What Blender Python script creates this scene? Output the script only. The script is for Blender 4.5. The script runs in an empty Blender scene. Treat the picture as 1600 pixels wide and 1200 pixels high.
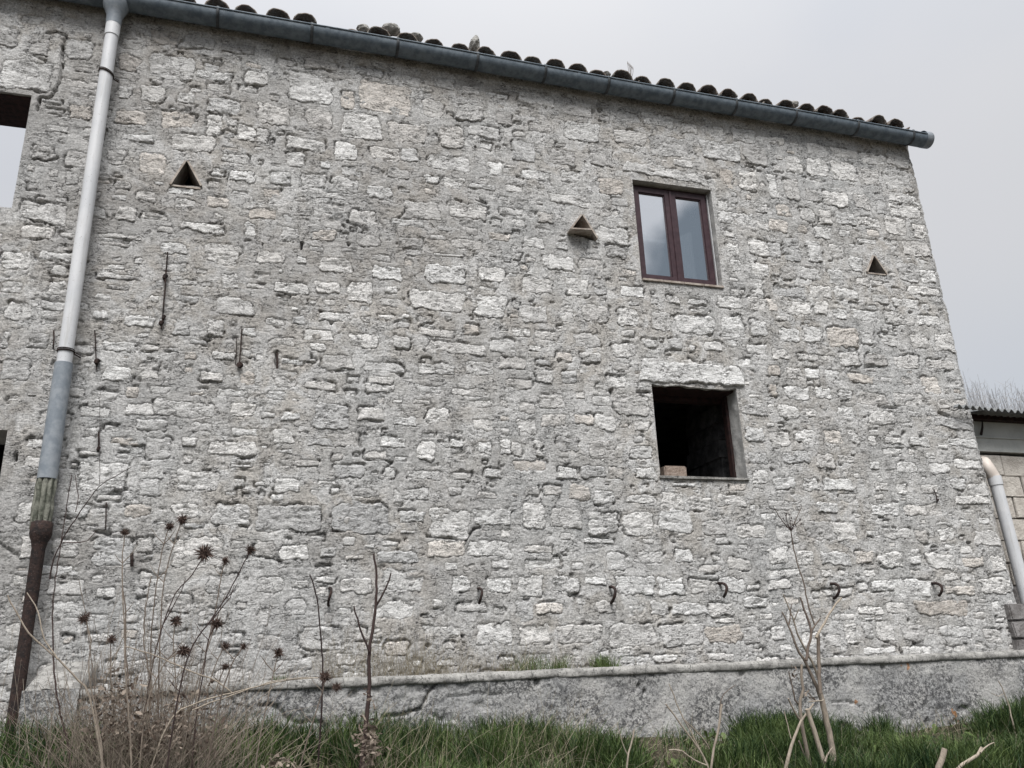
import bpy, bmesh, math, random
import numpy as np
from mathutils import Vector, Matrix

random.seed(7)
rng = np.random.default_rng(11)
scene = bpy.context.scene
COL = scene.collection

# ------------------------------------------------------------------ camera
F_PX = 1288.27
M = np.array([[0.9592944486967734, -0.05669436634339561, -0.2766584709067739],
              [-0.2801743261777086, -0.3140213461364643, -0.9071344669460585],
              [-0.035447251662440275, 0.9477216590305213, -0.3171232400093313]])
M[:, 2] = np.cross(M[:, 0], M[:, 1])
EYE = 1.6
cam_d = bpy.data.cameras.new('camera')
cam_d.sensor_width = 36.0
cam_d.lens = F_PX * 36 / 1600
cam_d.clip_start = 0.05
cam_d.clip_end = 3000
cam = bpy.data.objects.new('camera', cam_d)
COL.objects.link(cam)
m4 = Matrix([[*M[0], 0], [*M[1], 0], [*M[2], EYE], [0, 0, 0, 1]])
cam.matrix_world = m4
scene.camera = cam


def at(px, py, Y):
    """a point of the photograph at the depth Y"""
    r = M @ np.array([px - 800.0, -(py - 600.0), -F_PX])
    t = Y / r[1]
    return (r[0] * t, Y, EYE + r[2] * t)


# ------------------------------------------------------------------ light
SUN_EL, SUN_AZ = math.radians(56), math.radians(194)   # azimuth clockwise from +Y
world = bpy.data.worlds.new('World')
scene.world = world
world.use_nodes = True
wn, wl = world.node_tree.nodes, world.node_tree.links
wn.clear()
wo = wn.new('ShaderNodeOutputWorld')
bg = wn.new('ShaderNodeBackground')
bg.inputs['Strength'].default_value = 1.0
wl.new(bg.outputs[0], wo.inputs[0])
sky = wn.new('ShaderNodeTexSky')
sky.sky_type = 'NISHITA'
sky.sun_disc = False
sky.sun_elevation = SUN_EL
sky.sun_rotation = SUN_AZ
sky.dust_density = 3
tc = wn.new('ShaderNodeTexCoord')


def wmath(op, a, b=None, clamp=False):
    n = wn.new('ShaderNodeMath')
    n.operation = op
    n.use_clamp = clamp
    for i, v in enumerate((a, b)):
        if v is None:
            continue
        if isinstance(v, (int, float)):
            n.inputs[i].default_value = v
        else:
            wl.new(v, n.inputs[i])
    return n.outputs[0]


sc_ = wn.new('ShaderNodeVectorMath')
sc_.operation = 'SCALE'
sc_.inputs['Scale'].default_value = 0.05
wl.new(sky.outputs[0], sc_.inputs[0])
sep = wn.new('ShaderNodeSeparateXYZ')
wl.new(tc.outputs['Generated'], sep.inputs[0])
mp = wn.new('ShaderNodeMapping')
mp.inputs['Location'].default_value = (3.1, 0.4, 1.7)
mp.inputs['Scale'].default_value = (1.0, 1.0, 1.7)
wl.new(tc.outputs['Generated'], mp.inputs[0])
cn = wn.new('ShaderNodeTexNoise')
cn.inputs['Scale'].default_value = 1.7
cn.inputs['Detail'].default_value = 5
cn.inputs['Roughness'].default_value = 0.45
wl.new(mp.outputs[0], cn.inputs['Vector'])


def wrange(v, a, b, lo=0.0, hi=1.0):
    n = wn.new('ShaderNodeMapRange')
    n.interpolation_type = 'SMOOTHSTEP'
    wl.new(v, n.inputs['Value'])
    for k, w in zip(('From Min', 'From Max', 'To Min', 'To Max'), (a, b, lo, hi)):
        n.inputs[k].default_value = w
    return n.outputs[0]


def wmix(f, a, b):
    n = wn.new('ShaderNodeMix')
    n.data_type = 'RGBA'
    for i, v in ((0, f), (6, a), (7, b)):
        if isinstance(v, tuple):
            n.inputs[i].default_value = v
        else:
            wl.new(v, n.inputs[i])
    return n.outputs[2]


el = wmath('MAXIMUM', sep.outputs[2], 0.0)
veil = wrange(cn.outputs['Fac'], 0.42, 0.68)
SKY_K = 0.292
col_ = wmix(veil, (0.705 * SKY_K, 0.71 * SKY_K, 0.733 * SKY_K, 1), (0.64 * SKY_K, 0.66 * SKY_K, 0.705 * SKY_K, 1))   # pale even overcast
low_ = wrange(el, 0.12, 0.42, 0.75, 0.0)
col_ = wmix(low_, col_, (0.53 * SKY_K, 0.59 * SKY_K, 0.67 * SKY_K, 1))                          # bluer towards the horizon
# one heavier cloud behind the photographer, the one the window panes mirror
dotp = wn.new('ShaderNodeVectorMath')
dotp.operation = 'DOT_PRODUCT'
dotp.inputs[1].default_value = Vector((0.60, -0.76, 0.28)).normalized()
wl.new(tc.outputs['Generated'], dotp.inputs[0])
cn2 = wn.new('ShaderNodeTexNoise')
cn2.inputs['Scale'].default_value = 9
cn2.inputs['Detail'].default_value = 5
wl.new(tc.outputs['Generated'], cn2.inputs['Vector'])
edge = wmath('ADD', dotp.outputs['Value'], wmath('MULTIPLY', wmath('SUBTRACT', cn2.outputs['Fac'], 0.5), 0.035))
col_ = wmix(wrange(edge, 0.961, 0.971), col_, (0.19 * SKY_K, 0.225 * SKY_K, 0.26 * SKY_K, 1))
# an overcast sky is about three times brighter overhead than at the horizon
grad = wmath('ADD', wmath('MULTIPLY', wmath('POWER', el, 5.0), 2.0), 0.98)
sc2 = wn.new('ShaderNodeVectorMath')
sc2.operation = 'SCALE'
wl.new(col_, sc2.inputs[0])
wl.new(grad, sc2.inputs['Scale'])
sm = wn.new('ShaderNodeMix')
sm.data_type = 'RGBA'
sm.inputs[0].default_value = 0.95
wl.new(sc_.outputs[0], sm.inputs[6])
wl.new(sc2.outputs[0], sm.inputs[7])
wl.new(sm.outputs[2], bg.inputs[0])

sun_d = bpy.data.lights.new('sun', 'SUN')
sun_d.energy = 1.5
sun_d.angle = math.radians(35)
sun_d.color = (1.0, 0.985, 0.965)
sun = bpy.data.objects.new('sun', sun_d)
COL.objects.link(sun)
sd_ = Vector((math.sin(SUN_AZ) * math.cos(SUN_EL), math.cos(SUN_AZ) * math.cos(SUN_EL), math.sin(SUN_EL)))
sun.rotation_euler = sd_.to_track_quat('Z', 'Y').to_euler()

scene.view_settings.view_transform = 'Standard'
scene.view_settings.look = 'None'
scene.view_settings.exposure = 1.70
scene.view_settings.gamma = 1.0
scene.view_settings.use_curve_mapping = False

# ------------------------------------------------------------------ noise in numpy
TAB = rng.uniform(-1, 1, (8, 256, 256))


def vnoise(x, z, s):
    x = np.asarray(x, float) + 1000.0
    z = np.asarray(z, float) + 1000.0
    ix, iz = np.floor(x).astype(int), np.floor(z).astype(int)
    fx, fz = x - ix, z - iz
    ux, uz = fx * fx * (3 - 2 * fx), fz * fz * (3 - 2 * fz)
    T = TAB[s % 8]
    a, b = T[ix & 255, iz & 255], T[(ix + 1) & 255, iz & 255]
    c, d = T[ix & 255, (iz + 1) & 255], T[(ix + 1) & 255, (iz + 1) & 255]
    return (a * (1 - ux) + b * ux) * (1 - uz) + (c * (1 - ux) + d * ux) * uz


def fbm(x, z, o=4, s=0, g=0.5):
    r, a, n = 0.0, 1.0, 0.0
    ca, sa = math.cos(0.6), math.sin(0.6)
    x, z = np.asarray(x, float), np.asarray(z, float)
    for i in range(o):
        r = r + a * vnoise(x + 17.3 * i, z + 9.1 * i, s + i)
        n += a
        a *= g
        x, z = 2.03 * x, 2.03 * z
    return r / n


def sstep(a, b, v):
    t = np.clip((v - a) / (b - a), 0, 1)
    return t * t * (3 - 2 * t)


# ------------------------------------------------------------------ materials
class NT:
    def __init__(s, name, rough=0.9, spec=0.2):
        s.m = bpy.data.materials.new(name)
        s.m.use_nodes = True
        s.t = s.m.node_tree
        s.b = s.t.nodes['Principled BSDF']
        s.b.inputs['Roughness'].default_value = rough
        s.b.inputs['Specular IOR Level'].default_value = spec
        g = s.t.nodes.new('ShaderNodeNewGeometry')
        s.pos = g.outputs['Position']
        s.heights = []

    def lk(s, a, b):
        s.t.links.new(a, b)

    def put(s, sock, v):
        if isinstance(v, (int, float)):
            sock.default_value = v
        elif isinstance(v, tuple):
            sock.default_value = (*v, 1) if len(v) == 3 else v
        else:
            s.lk(v, sock)

    def scaled(s, v, loc=(0, 0, 0), rot=(0, 0, 0)):
        n = s.t.nodes.new('ShaderNodeMapping')
        n.inputs['Scale'].default_value = v
        n.inputs['Location'].default_value = loc
        n.inputs['Rotation'].default_value = rot
        s.lk(s.pos, n.inputs[0])
        return n.outputs[0]

    def noise(s, scale, detail=4, rough=0.5, vec=None, dist=0.0):
        n = s.t.nodes.new('ShaderNodeTexNoise')
        n.inputs['Scale'].default_value = scale
        n.inputs['Detail'].default_value = detail
        n.inputs['Roughness'].default_value = rough
        n.inputs['Distortion'].default_value = dist
        s.lk(vec if vec is not None else s.pos, n.inputs['Vector'])
        return n.outputs['Fac']

    def ramp(s, v, a, b, lo=0.0, hi=1.0):
        n = s.t.nodes.new('ShaderNodeMapRange')
        n.interpolation_type = 'SMOOTHSTEP'
        s.lk(v, n.inputs['Value'])
        for k, w in zip(('From Min', 'From Max', 'To Min', 'To Max'), (a, b, lo, hi)):
            n.inputs[k].default_value = w
        return n.outputs[0]

    def math(s, op, a, b=0.0, clamp=False):
        n = s.t.nodes.new('ShaderNodeMath')
        n.operation = op
        n.use_clamp = clamp
        s.put(n.inputs[0], a)
        s.put(n.inputs[1], b)
        return n.outputs[0]

    def mix(s, f, a, b, mode='MIX'):
        n = s.t.nodes.new('ShaderNodeMix')
        n.data_type = 'RGBA'
        n.blend_type = mode
        s.put(n.inputs[0], f)
        s.put(n.inputs[6], a)
        s.put(n.inputs[7], b)
        return n.outputs[2]

    def attr(s, name):
        n = s.t.nodes.new('ShaderNodeAttribute')
        n.attribute_name = name
        return n.outputs['Fac']

    def line(s, v, w, c=0.5):
        """thin contour lines of a noise value: hairline cracks"""
        d = s.math('ABSOLUTE', s.math('SUBTRACT', v, c))
        return s.ramp(d, 0.0, w, 1.0, 0.0)

    def bump(s, h, dist, strength=1.0):
        n = s.t.nodes.new('ShaderNodeBump')
        n.inputs['Distance'].default_value = dist
        n.inputs['Strength'].default_value = strength
        s.lk(h, n.inputs['Height'])
        if s.heights:
            s.lk(s.heights[-1], n.inputs['Normal'])
        s.heights.append(n.outputs[0])

    def done(s, col, **kw):
        s.put(s.b.inputs['Base Color'], col)
        if s.heights:
            s.lk(s.heights[-1], s.b.inputs['Normal'])
        for k, v in kw.items():
            s.put(s.b.inputs[k], v)
        return s.m


def side_wear(n):
    """the left of the wall has kept more grime and lichen than the right"""
    s_ = n.t.nodes.new('ShaderNodeSeparateXYZ')
    n.lk(n.pos, s_.inputs[0])
    v = n.math('ADD', s_.outputs[0], n.math('MULTIPLY', n.noise(0.8, 3, 0.6), 4.0))
    return n.ramp(v, 1.0, 7.5, 1.0, 0.30)


def mortar_colour(n):
    """cement and lime mortar with aggregate, lichen specks and hair cracks; returns colour and crack mask"""
    patch = n.ramp(n.noise(0.9, 3, 0.55), 0.36, 0.64)
    tan = n.mix(patch, (0.42, 0.421, 0.416), (0.44, 0.418, 0.388))
    patch2 = n.ramp(n.noise(5.0, 4, 0.6, dist=0.6), 0.40, 0.62)
    c = n.mix(patch2, tan, (0.55, 0.545, 0.535))
    grain = n.ramp(n.noise(58, 6, 0.8), 0.34, 0.66, 0.60, 1.34)
    g = n.t.nodes.new('ShaderNodeVectorMath')
    g.operation = 'SCALE'
    n.lk(c, g.inputs[0])
    n.lk(grain, g.inputs['Scale'])
    c = g.outputs[0]
    big = n.ramp(n.noise(0.55, 4, 0.6, n.scaled((1, 1, 1.5), (3, 0, 6))), 0.40, 0.62)
    c = n.mix(n.math('MULTIPLY', n.math('MULTIPLY', big, side_wear(n)), 0.42), c, (0.235, 0.222, 0.21))
    strk = n.math('MULTIPLY', n.ramp(n.noise(1.0, 4, 0.6, n.scaled((7, 7, 0.7))), 0.54, 0.70), 0.35)
    c = n.mix(strk, c, (0.20, 0.195, 0.19))
    spk = n.math('MULTIPLY', n.ramp(n.noise(55, 3, 0.6), 0.57, 0.66), n.ramp(n.noise(3.0, 4, 0.6), 0.45, 0.62))
    c = n.mix(n.math('MULTIPLY', spk, 0.8), c, (0.10, 0.098, 0.10))
    wsp = n.ramp(n.noise(38, 2, 0.5, n.scaled((1, 1, 1), (5, 2, 7))), 0.67, 0.74)
    c = n.mix(n.math('MULTIPLY', wsp, 0.7), c, (0.55, 0.54, 0.525))
    lines = n.math('MULTIPLY', n.line(n.noise(1.0, 4, 0.62, n.scaled((8, 8, 22)), 0.5), 0.017),
                   n.ramp(n.noise(4.5, 3, 0.6, n.scaled((1, 1, 1), (9, 3, 1))), 0.46, 0.54))
    c = n.mix(n.math('MULTIPLY', lines, 0.92), c, (0.05, 0.048, 0.047))
    return c, lines


def mat_mortar():
    n = NT('lime_mortar', 0.95, 0.1)
    c, lines = mortar_colour(n)
    n.bump(n.noise(34, 7, 0.78), 0.016)
    n.bump(n.noise(1.0, 6, 0.7, n.scaled((22, 22, 60))), 0.010)
    n.bump(n.math('SUBTRACT', 1.0, lines), 0.008)
    return n.done(c)


def mat_stone():
    n = NT('limestone', 0.92, 0.15)
    t = n.attr('tint')
    w = n.attr('warm')
    a = n.mix(t, (0.46, 0.46, 0.46), (0.92, 0.915, 0.90))
    a = n.mix(n.math('MULTIPLY', w, 1.0), a, n.mix(t, (0.46, 0.40, 0.34), (0.86, 0.80, 0.735)))
    pat = n.ramp(n.noise(1.0, 5, 0.65, n.scaled((14, 14, 24)), 0.8), 0.38, 0.66)
    a = n.mix(n.math('MULTIPLY', pat, 0.38), a, (0.45, 0.445, 0.43))
    grain = n.ramp(n.noise(70, 6, 0.8), 0.34, 0.66, 0.74, 1.16)
    g = n.t.nodes.new('ShaderNodeVectorMath')
    g.operation = 'SCALE'
    n.lk(a, g.inputs[0])
    n.lk(grain, g.inputs['Scale'])
    a = g.outputs[0]
    big2 = n.ramp(n.noise(0.8, 5, 0.65, n.scaled((1, 1, 1.4), (3, 0, 6))), 0.44, 0.62)
    a = n.mix(n.math('MULTIPLY', n.math('MULTIPLY', big2, side_wear(n)), 0.38), a, (0.27, 0.262, 0.255))
    # lichen specks and pits
    spk = n.ramp(n.noise(1.0, 4, 0.7, n.scaled((48, 48, 85))), 0.585, 0.66)
    spk = n.math('MULTIPLY', spk, n.ramp(n.noise(7.0, 3, 0.6), 0.40, 0.60))
    a = n.mix(n.math('MULTIPLY', spk, 0.7), a, (0.11, 0.107, 0.107))
    # bedding cracks
    lines = n.math('MULTIPLY', n.line(n.noise(1.0, 4, 0.62, n.scaled((10, 10, 30)), 0.7), 0.019),
                   n.ramp(n.noise(6, 3, 0.6, n.scaled((1, 1, 1), (2, 8, 4))), 0.45, 0.54))
    a = n.mix(n.math('MULTIPLY', lines, 0.88), a, (0.06, 0.057, 0.055))
    # mortar smeared over the rim
    mc, _ = mortar_colour(n)
    e = n.math('ADD', n.attr('core'), n.math('MULTIPLY', n.math('SUBTRACT', n.noise(17, 6, 0.72), 0.5), 3.4))
    a = n.mix(n.ramp(e, 0.12, 0.34), mc, a)
    n.bump(n.noise(1.0, 7, 0.75, n.scaled((24, 24, 50)), 0.6), 0.030)
    n.bump(n.noise(70, 4, 0.7), 0.004)
    n.bump(n.math('SUBTRACT', 1.0, lines), 0.008)
    return n.done(a)


def mat_render():
    n = NT('grey_cement_render', 0.95, 0.1)
    c = n.mix(n.ramp(n.noise(3, 5, 0.6), 0.35, 0.65), (0.34, 0.338, 0.332), (0.45, 0.445, 0.43))
    c = n.mix(n.math('MULTIPLY', n.ramp(n.noise(60, 4, 0.7), 0.55, 0.68), 0.6), c, (0.13, 0.128, 0.126))
    n.bump(n.noise(45, 6, 0.7), 0.008)
    return n.done(c)


def mat_low_wall():
    n = NT('lichened_concrete', 0.95, 0.1)
    c = n.mix(n.ramp(n.noise(2.2, 5, 0.6), 0.35, 0.65), (0.32, 0.32, 0.318), (0.43, 0.42, 0.405))
    c = n.mix(n.ramp(n.noise(7, 5, 0.65, dist=0.5), 0.52, 0.66), c, (0.43, 0.425, 0.41))
    big = n.ramp(n.noise(1.7, 6, 0.7, n.scaled((1, 1, 1.6), (4, 0, 2))), 0.40, 0.56)
    spk = n.ramp(n.noise(34, 7, 0.85), 0.47, 0.54)
    c = n.mix(n.math('MULTIPLY', n.math('MULTIPLY', spk, big), 0.88), c, (0.055, 0.055, 0.058))
    fl = n.ramp(n.noise(60, 4, 0.75), 0.53, 0.62)
    c = n.mix(n.math('MULTIPLY', fl, 0.7), c, (0.09, 0.09, 0.092))
    org = n.ramp(n.noise(6, 3, 0.5, n.scaled((1, 1, 1), (12.3, 4, 8))), 0.735, 0.75)
    c = n.mix(n.math('MULTIPLY', org, 0.7), c, (0.36, 0.16, 0.05))
    n.bump(n.noise(38, 7, 0.75), 0.018)
    n.bump(n.noise(6, 4, 0.6), 0.03)
    return n.done(c)


def mat_pvc():
    n = NT('white_pvc', 0.5, 0.35)
    c = n.mix(n.ramp(n.noise(4, 3, 0.6), 0.35, 0.65), (0.50, 0.51, 0.525), (0.565, 0.57, 0.58))
    st = n.math('MULTIPLY', n.ramp(n.noise(1.0, 5, 0.7, n.scaled((30, 30, 1.6))), 0.53, 0.70), 0.55)
    c = n.mix(st, c, (0.36, 0.355, 0.34))
    sp = n.math('MULTIPLY', n.ramp(n.noise(70, 3, 0.6), 0.64, 0.70), 0.6)
    c = n.mix(sp, c, (0.25, 0.24, 0.22))
    return n.done(c)


def mat_coping():
    n = NT('pale_coping_cement', 0.95, 0.1)
    c = n.mix(n.ramp(n.noise(9, 6, 0.7), 0.36, 0.62), (0.20, 0.195, 0.185), (0.385, 0.375, 0.355))
    c = n.mix(n.math('MULTIPLY', n.ramp(n.noise(46, 5, 0.8), 0.52, 0.62), 0.75), c, (0.10, 0.098, 0.092))
    ln = n.line(n.noise(1.0, 3, 0.6, n.scaled((7, 3, 3)), 0.6), 0.012)
    c = n.mix(n.math('MULTIPLY', ln, 0.8), c, (0.05, 0.05, 0.048))
    n.bump(n.noise(40, 7, 0.75), 0.016)
    return n.done(c)


def simple(name, c1, c2, scale=12, rough=0.7, spec=0.3, bumpd=0.003, bscale=60, metal=0.0, sx=(1, 1, 1)):
    n = NT(name, rough, spec)
    c = n.mix(n.ramp(n.noise(scale, 5, 0.65, n.scaled(sx)), 0.35, 0.65), c1, c2)
    if bumpd:
        n.bump(n.noise(bscale, 5, 0.7), bumpd)
    return n.done(c, Metallic=metal)


def mat_rust():
    n = NT('rusted_iron', 0.85, 0.3)
    c = n.mix(n.ramp(n.noise(25, 5, 0.7), 0.35, 0.62), (0.014, 0.011, 0.011), (0.040, 0.024, 0.020))
    c = n.mix(n.math('MULTIPLY', n.ramp(n.noise(90, 3, 0.6), 0.60, 0.70), 0.6), c, (0.13, 0.10, 0.095))
    n.bump(n.noise(60, 5, 0.7), 0.008)
    return n.done(c)


def mat_tile():
    n = NT('old_clay_tile', 0.9, 0.15)
    c = n.mix(n.ramp(n.noise(6, 5, 0.6), 0.35, 0.65), (0.13, 0.10, 0.085), (0.22, 0.19, 0.165))
    c = n.mix(n.ramp(n.noise(30, 5, 0.7), 0.5, 0.62), c, (0.27, 0.265, 0.245))
    c = n.mix(n.math('MULTIPLY', n.ramp(n.noise(50, 3, 0.6), 0.56, 0.66), 0.8), c, (0.045, 0.045, 0.043))
    n.bump(n.noise(40, 5, 0.7), 0.008)
    return n.done(c)


def tinted(name, c1, c2, rough=0.6, spec=0.25, trans=0.0):
    n = NT(name, rough, spec)
    t = n.attr('tint')
    c = n.mix(t, c1, c2)
    c = n.mix(n.ramp(n.noise(1.0, 4, 0.7, n.scaled((70, 70, 18))), 0.40, 0.64, 0.0, 0.35), c, tuple(v * 0.45 for v in c1))
    if not trans:
        n.bump(n.noise(1.0, 4, 0.7, n.scaled((160, 160, 30))), 0.004)
    mt = n.done(c)
    if trans:
        tr = n.t.nodes.new('ShaderNodeBsdfTranslucent')
        n.lk(c, tr.inputs[0])
        mx = n.t.nodes.new('ShaderNodeMixShader')
        mx.inputs[0].default_value = trans
        n.lk(n.b.outputs[0], mx.inputs[1])
        n.lk(tr.outputs[0], mx.inputs[2])
        n.lk(mx.outputs[0], n.t.nodes['Material Output'].inputs[0])
    return mt


def mat_glass():
    n = NT('window_glass', 0.03, 0.5)
    gl = n.t.nodes.new('ShaderNodeBsdfGlossy')
    gl.inputs['Roughness'].default_value = 0.015
    gl.inputs['Color'].default_value = (0.93, 0.95, 0.97, 1)
    tr = n.t.nodes.new('ShaderNodeBsdfTransparent')
    tr.inputs['Color'].default_value = (0.75, 0.78, 0.78, 1)
    lw = n.t.nodes.new('ShaderNodeLayerWeight')
    lw.inputs['Blend'].default_value = 0.6
    mx = n.t.nodes.new('ShaderNodeMixShader')
    f = n.ramp(lw.outputs['Facing'], 0.0, 1.0, 0.78, 1.0)
    n.lk(f, mx.inputs[0])
    n.lk(tr.outputs[0], mx.inputs[1])
    n.lk(gl.outputs[0], mx.inputs[2])
    n.lk(mx.outputs[0], n.t.nodes['Material Output'].inputs[0])
    return n.m


MT = dict(
    mortar=mat_mortar(), stone=mat_stone(), render=mat_render(), low=mat_low_wall(), rust=mat_rust(), tile=mat_tile(),
    coping=mat_coping(),
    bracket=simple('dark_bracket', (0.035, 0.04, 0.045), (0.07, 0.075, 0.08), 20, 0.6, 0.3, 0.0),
    dark=simple('grey_whitewash', (0.20, 0.20, 0.21), (0.34, 0.34, 0.34), 4, 0.95, 0.1, 0.01, 20),  # one even grey for walls and floors behind the front
    pvc=mat_pvc(),
    cream=simple('aged_cream_pvc', (0.52, 0.46, 0.41), (0.60, 0.55, 0.50), 9, 0.5, 0.4, 0.0),
    pvcgrey=simple('blue_grey_pvc', (0.17, 0.195, 0.222), (0.25, 0.272, 0.295), 12, 0.5, 0.35, 0.001, 80),
    gutter=simple('slate_blue_pvc', (0.085, 0.11, 0.135), (0.15, 0.18, 0.208), 14, 0.6, 0.3, 0.001, 80),
    moss=simple('mossy_pipe', (0.085, 0.09, 0.072), (0.24, 0.24, 0.205), 26, 0.9, 0.1, 0.02, 22, sx=(1, 1, 0.25)),
    wood=simple('brown_window_frame', (0.034, 0.018, 0.022), (0.052, 0.029, 0.034), 20, 0.35, 0.4, 0.0),
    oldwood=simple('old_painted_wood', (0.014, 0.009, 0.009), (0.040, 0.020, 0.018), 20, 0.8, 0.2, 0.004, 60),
    clay=simple('weathered_clay_slab', (0.24, 0.20, 0.17), (0.40, 0.36, 0.32), 14, 0.9, 0.15, 0.004, 60),
    tuff=simple('brown_tuff', (0.20, 0.15, 0.12), (0.33, 0.27, 0.23), 45, 0.95, 0.1, 0.02, 40),
    sheet=simple('corrugated_fibre_cement', (0.13, 0.135, 0.14), (0.21, 0.215, 0.215), 10, 0.9, 0.15, 0.003, 60),
    plaster=simple('pale_green_plaster', (0.44, 0.455, 0.44), (0.54, 0.55, 0.53), 3, 0.95, 0.1, 0.006, 40),
    shadestone=simple('shade_darkened_stone', (0.05, 0.05, 0.052), (0.13, 0.13, 0.132), 9, 0.95, 0.1, 0.02, 30),  # inner pier stone, the room's shade put into its colour
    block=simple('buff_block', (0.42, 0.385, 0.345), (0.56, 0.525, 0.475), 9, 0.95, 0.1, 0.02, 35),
    blockdark=simple('dark_block', (0.14, 0.13, 0.125), (0.25, 0.24, 0.235), 12, 0.95, 0.1, 0.02, 35),  # darker block colour for the shed's lowest courses, backing wall and the stump
    rock=simple('lichened_rock', (0.20, 0.195, 0.18), (0.40, 0.39, 0.37), 30, 0.95, 0.1, 0.02, 40),
    soil=simple('soil', (0.045, 0.038, 0.028), (0.09, 0.078, 0.058), 20, 1.0, 0.05, 0.03, 30),
    grass=tinted('green_grass', (0.012, 0.034, 0.011), (0.135, 0.185, 0.062), 0.6, 0.2, 0.25),
    straw=tinted('dry_grass', (0.15, 0.125, 0.085), (0.44, 0.39, 0.29), 0.7, 0.2, 0.2),
    stalk=tinted('dry_stalk', (0.085, 0.062, 0.052), (0.36, 0.31, 0.25), 0.8, 0.2),
    darkstalk=tinted('dark_twig', (0.030, 0.020, 0.020), (0.10, 0.068, 0.060), 0.8, 0.2),
    head=tinted('thistle_head', (0.034, 0.023, 0.020), (0.15, 0.105, 0.088), 0.9, 0.1),
    leaf=tinted('dead_leaf', (0.085, 0.062, 0.050), (0.38, 0.32, 0.265), 0.9, 0.1, 0.2),
    fern=tinted('blue_green_leaf', (0.020, 0.050, 0.028), (0.075, 0.13, 0.08), 0.6, 0.2, 0.25),
    reed=tinted('faded_reed', (0.30, 0.30, 0.31), (0.48, 0.48, 0.49), 0.9, 0.1, 0.3),
    glass=mat_glass(),
)


# ------------------------------------------------------------------ object helpers
def link(name, me, mat=None, parent=None, loc=None, label=None, cat=None, group=None, kind=None):
    o = bpy.data.objects.new(name, me)
    COL.objects.link(o)
    if mat is not None and me is not None and not me.materials:
        me.materials.append(mat)
    if loc is not None:
        o.location = loc
    if parent is not None:
        o.parent = parent
    for k, v in (('label', label), ('category', cat), ('group', group), ('kind', kind)):
        if v:
            o[k] = v
    return o


def thing(name, label, cat, loc, group=None):
    return link(name, None, loc=loc, label=label, cat=cat, group=group)


def np_mesh(name, V, Fq, smooth=True, attrs=None):
    """quads or triangles from arrays"""
    me = bpy.data.meshes.new(name)
    V = np.asarray(V, np.float32)
    Fq = np.asarray(Fq, np.int32)
    k = Fq.shape[1]
    me.vertices.add(len(V))
    me.vertices.foreach_set('co', V.ravel())
    me.loops.add(Fq.size)
    me.loops.foreach_set('vertex_index', Fq.ravel())
    me.polygons.add(len(Fq))
    me.polygons.foreach_set('loop_start', np.arange(0, Fq.size, k, dtype=np.int32))
    me.polygons.foreach_set('loop_total', np.full(len(Fq), k, np.int32))
    me.polygons.foreach_set('use_smooth', np.full(len(Fq), smooth, bool))
    for an, av in (attrs or {}).items():
        at_ = me.attributes.new(an, 'FLOAT', 'POINT')
        at_.data.foreach_set('value', np.broadcast_to(np.asarray(av, np.float32), (len(V),)).copy())
    me.update(calc_edges=True)
    return me


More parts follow.
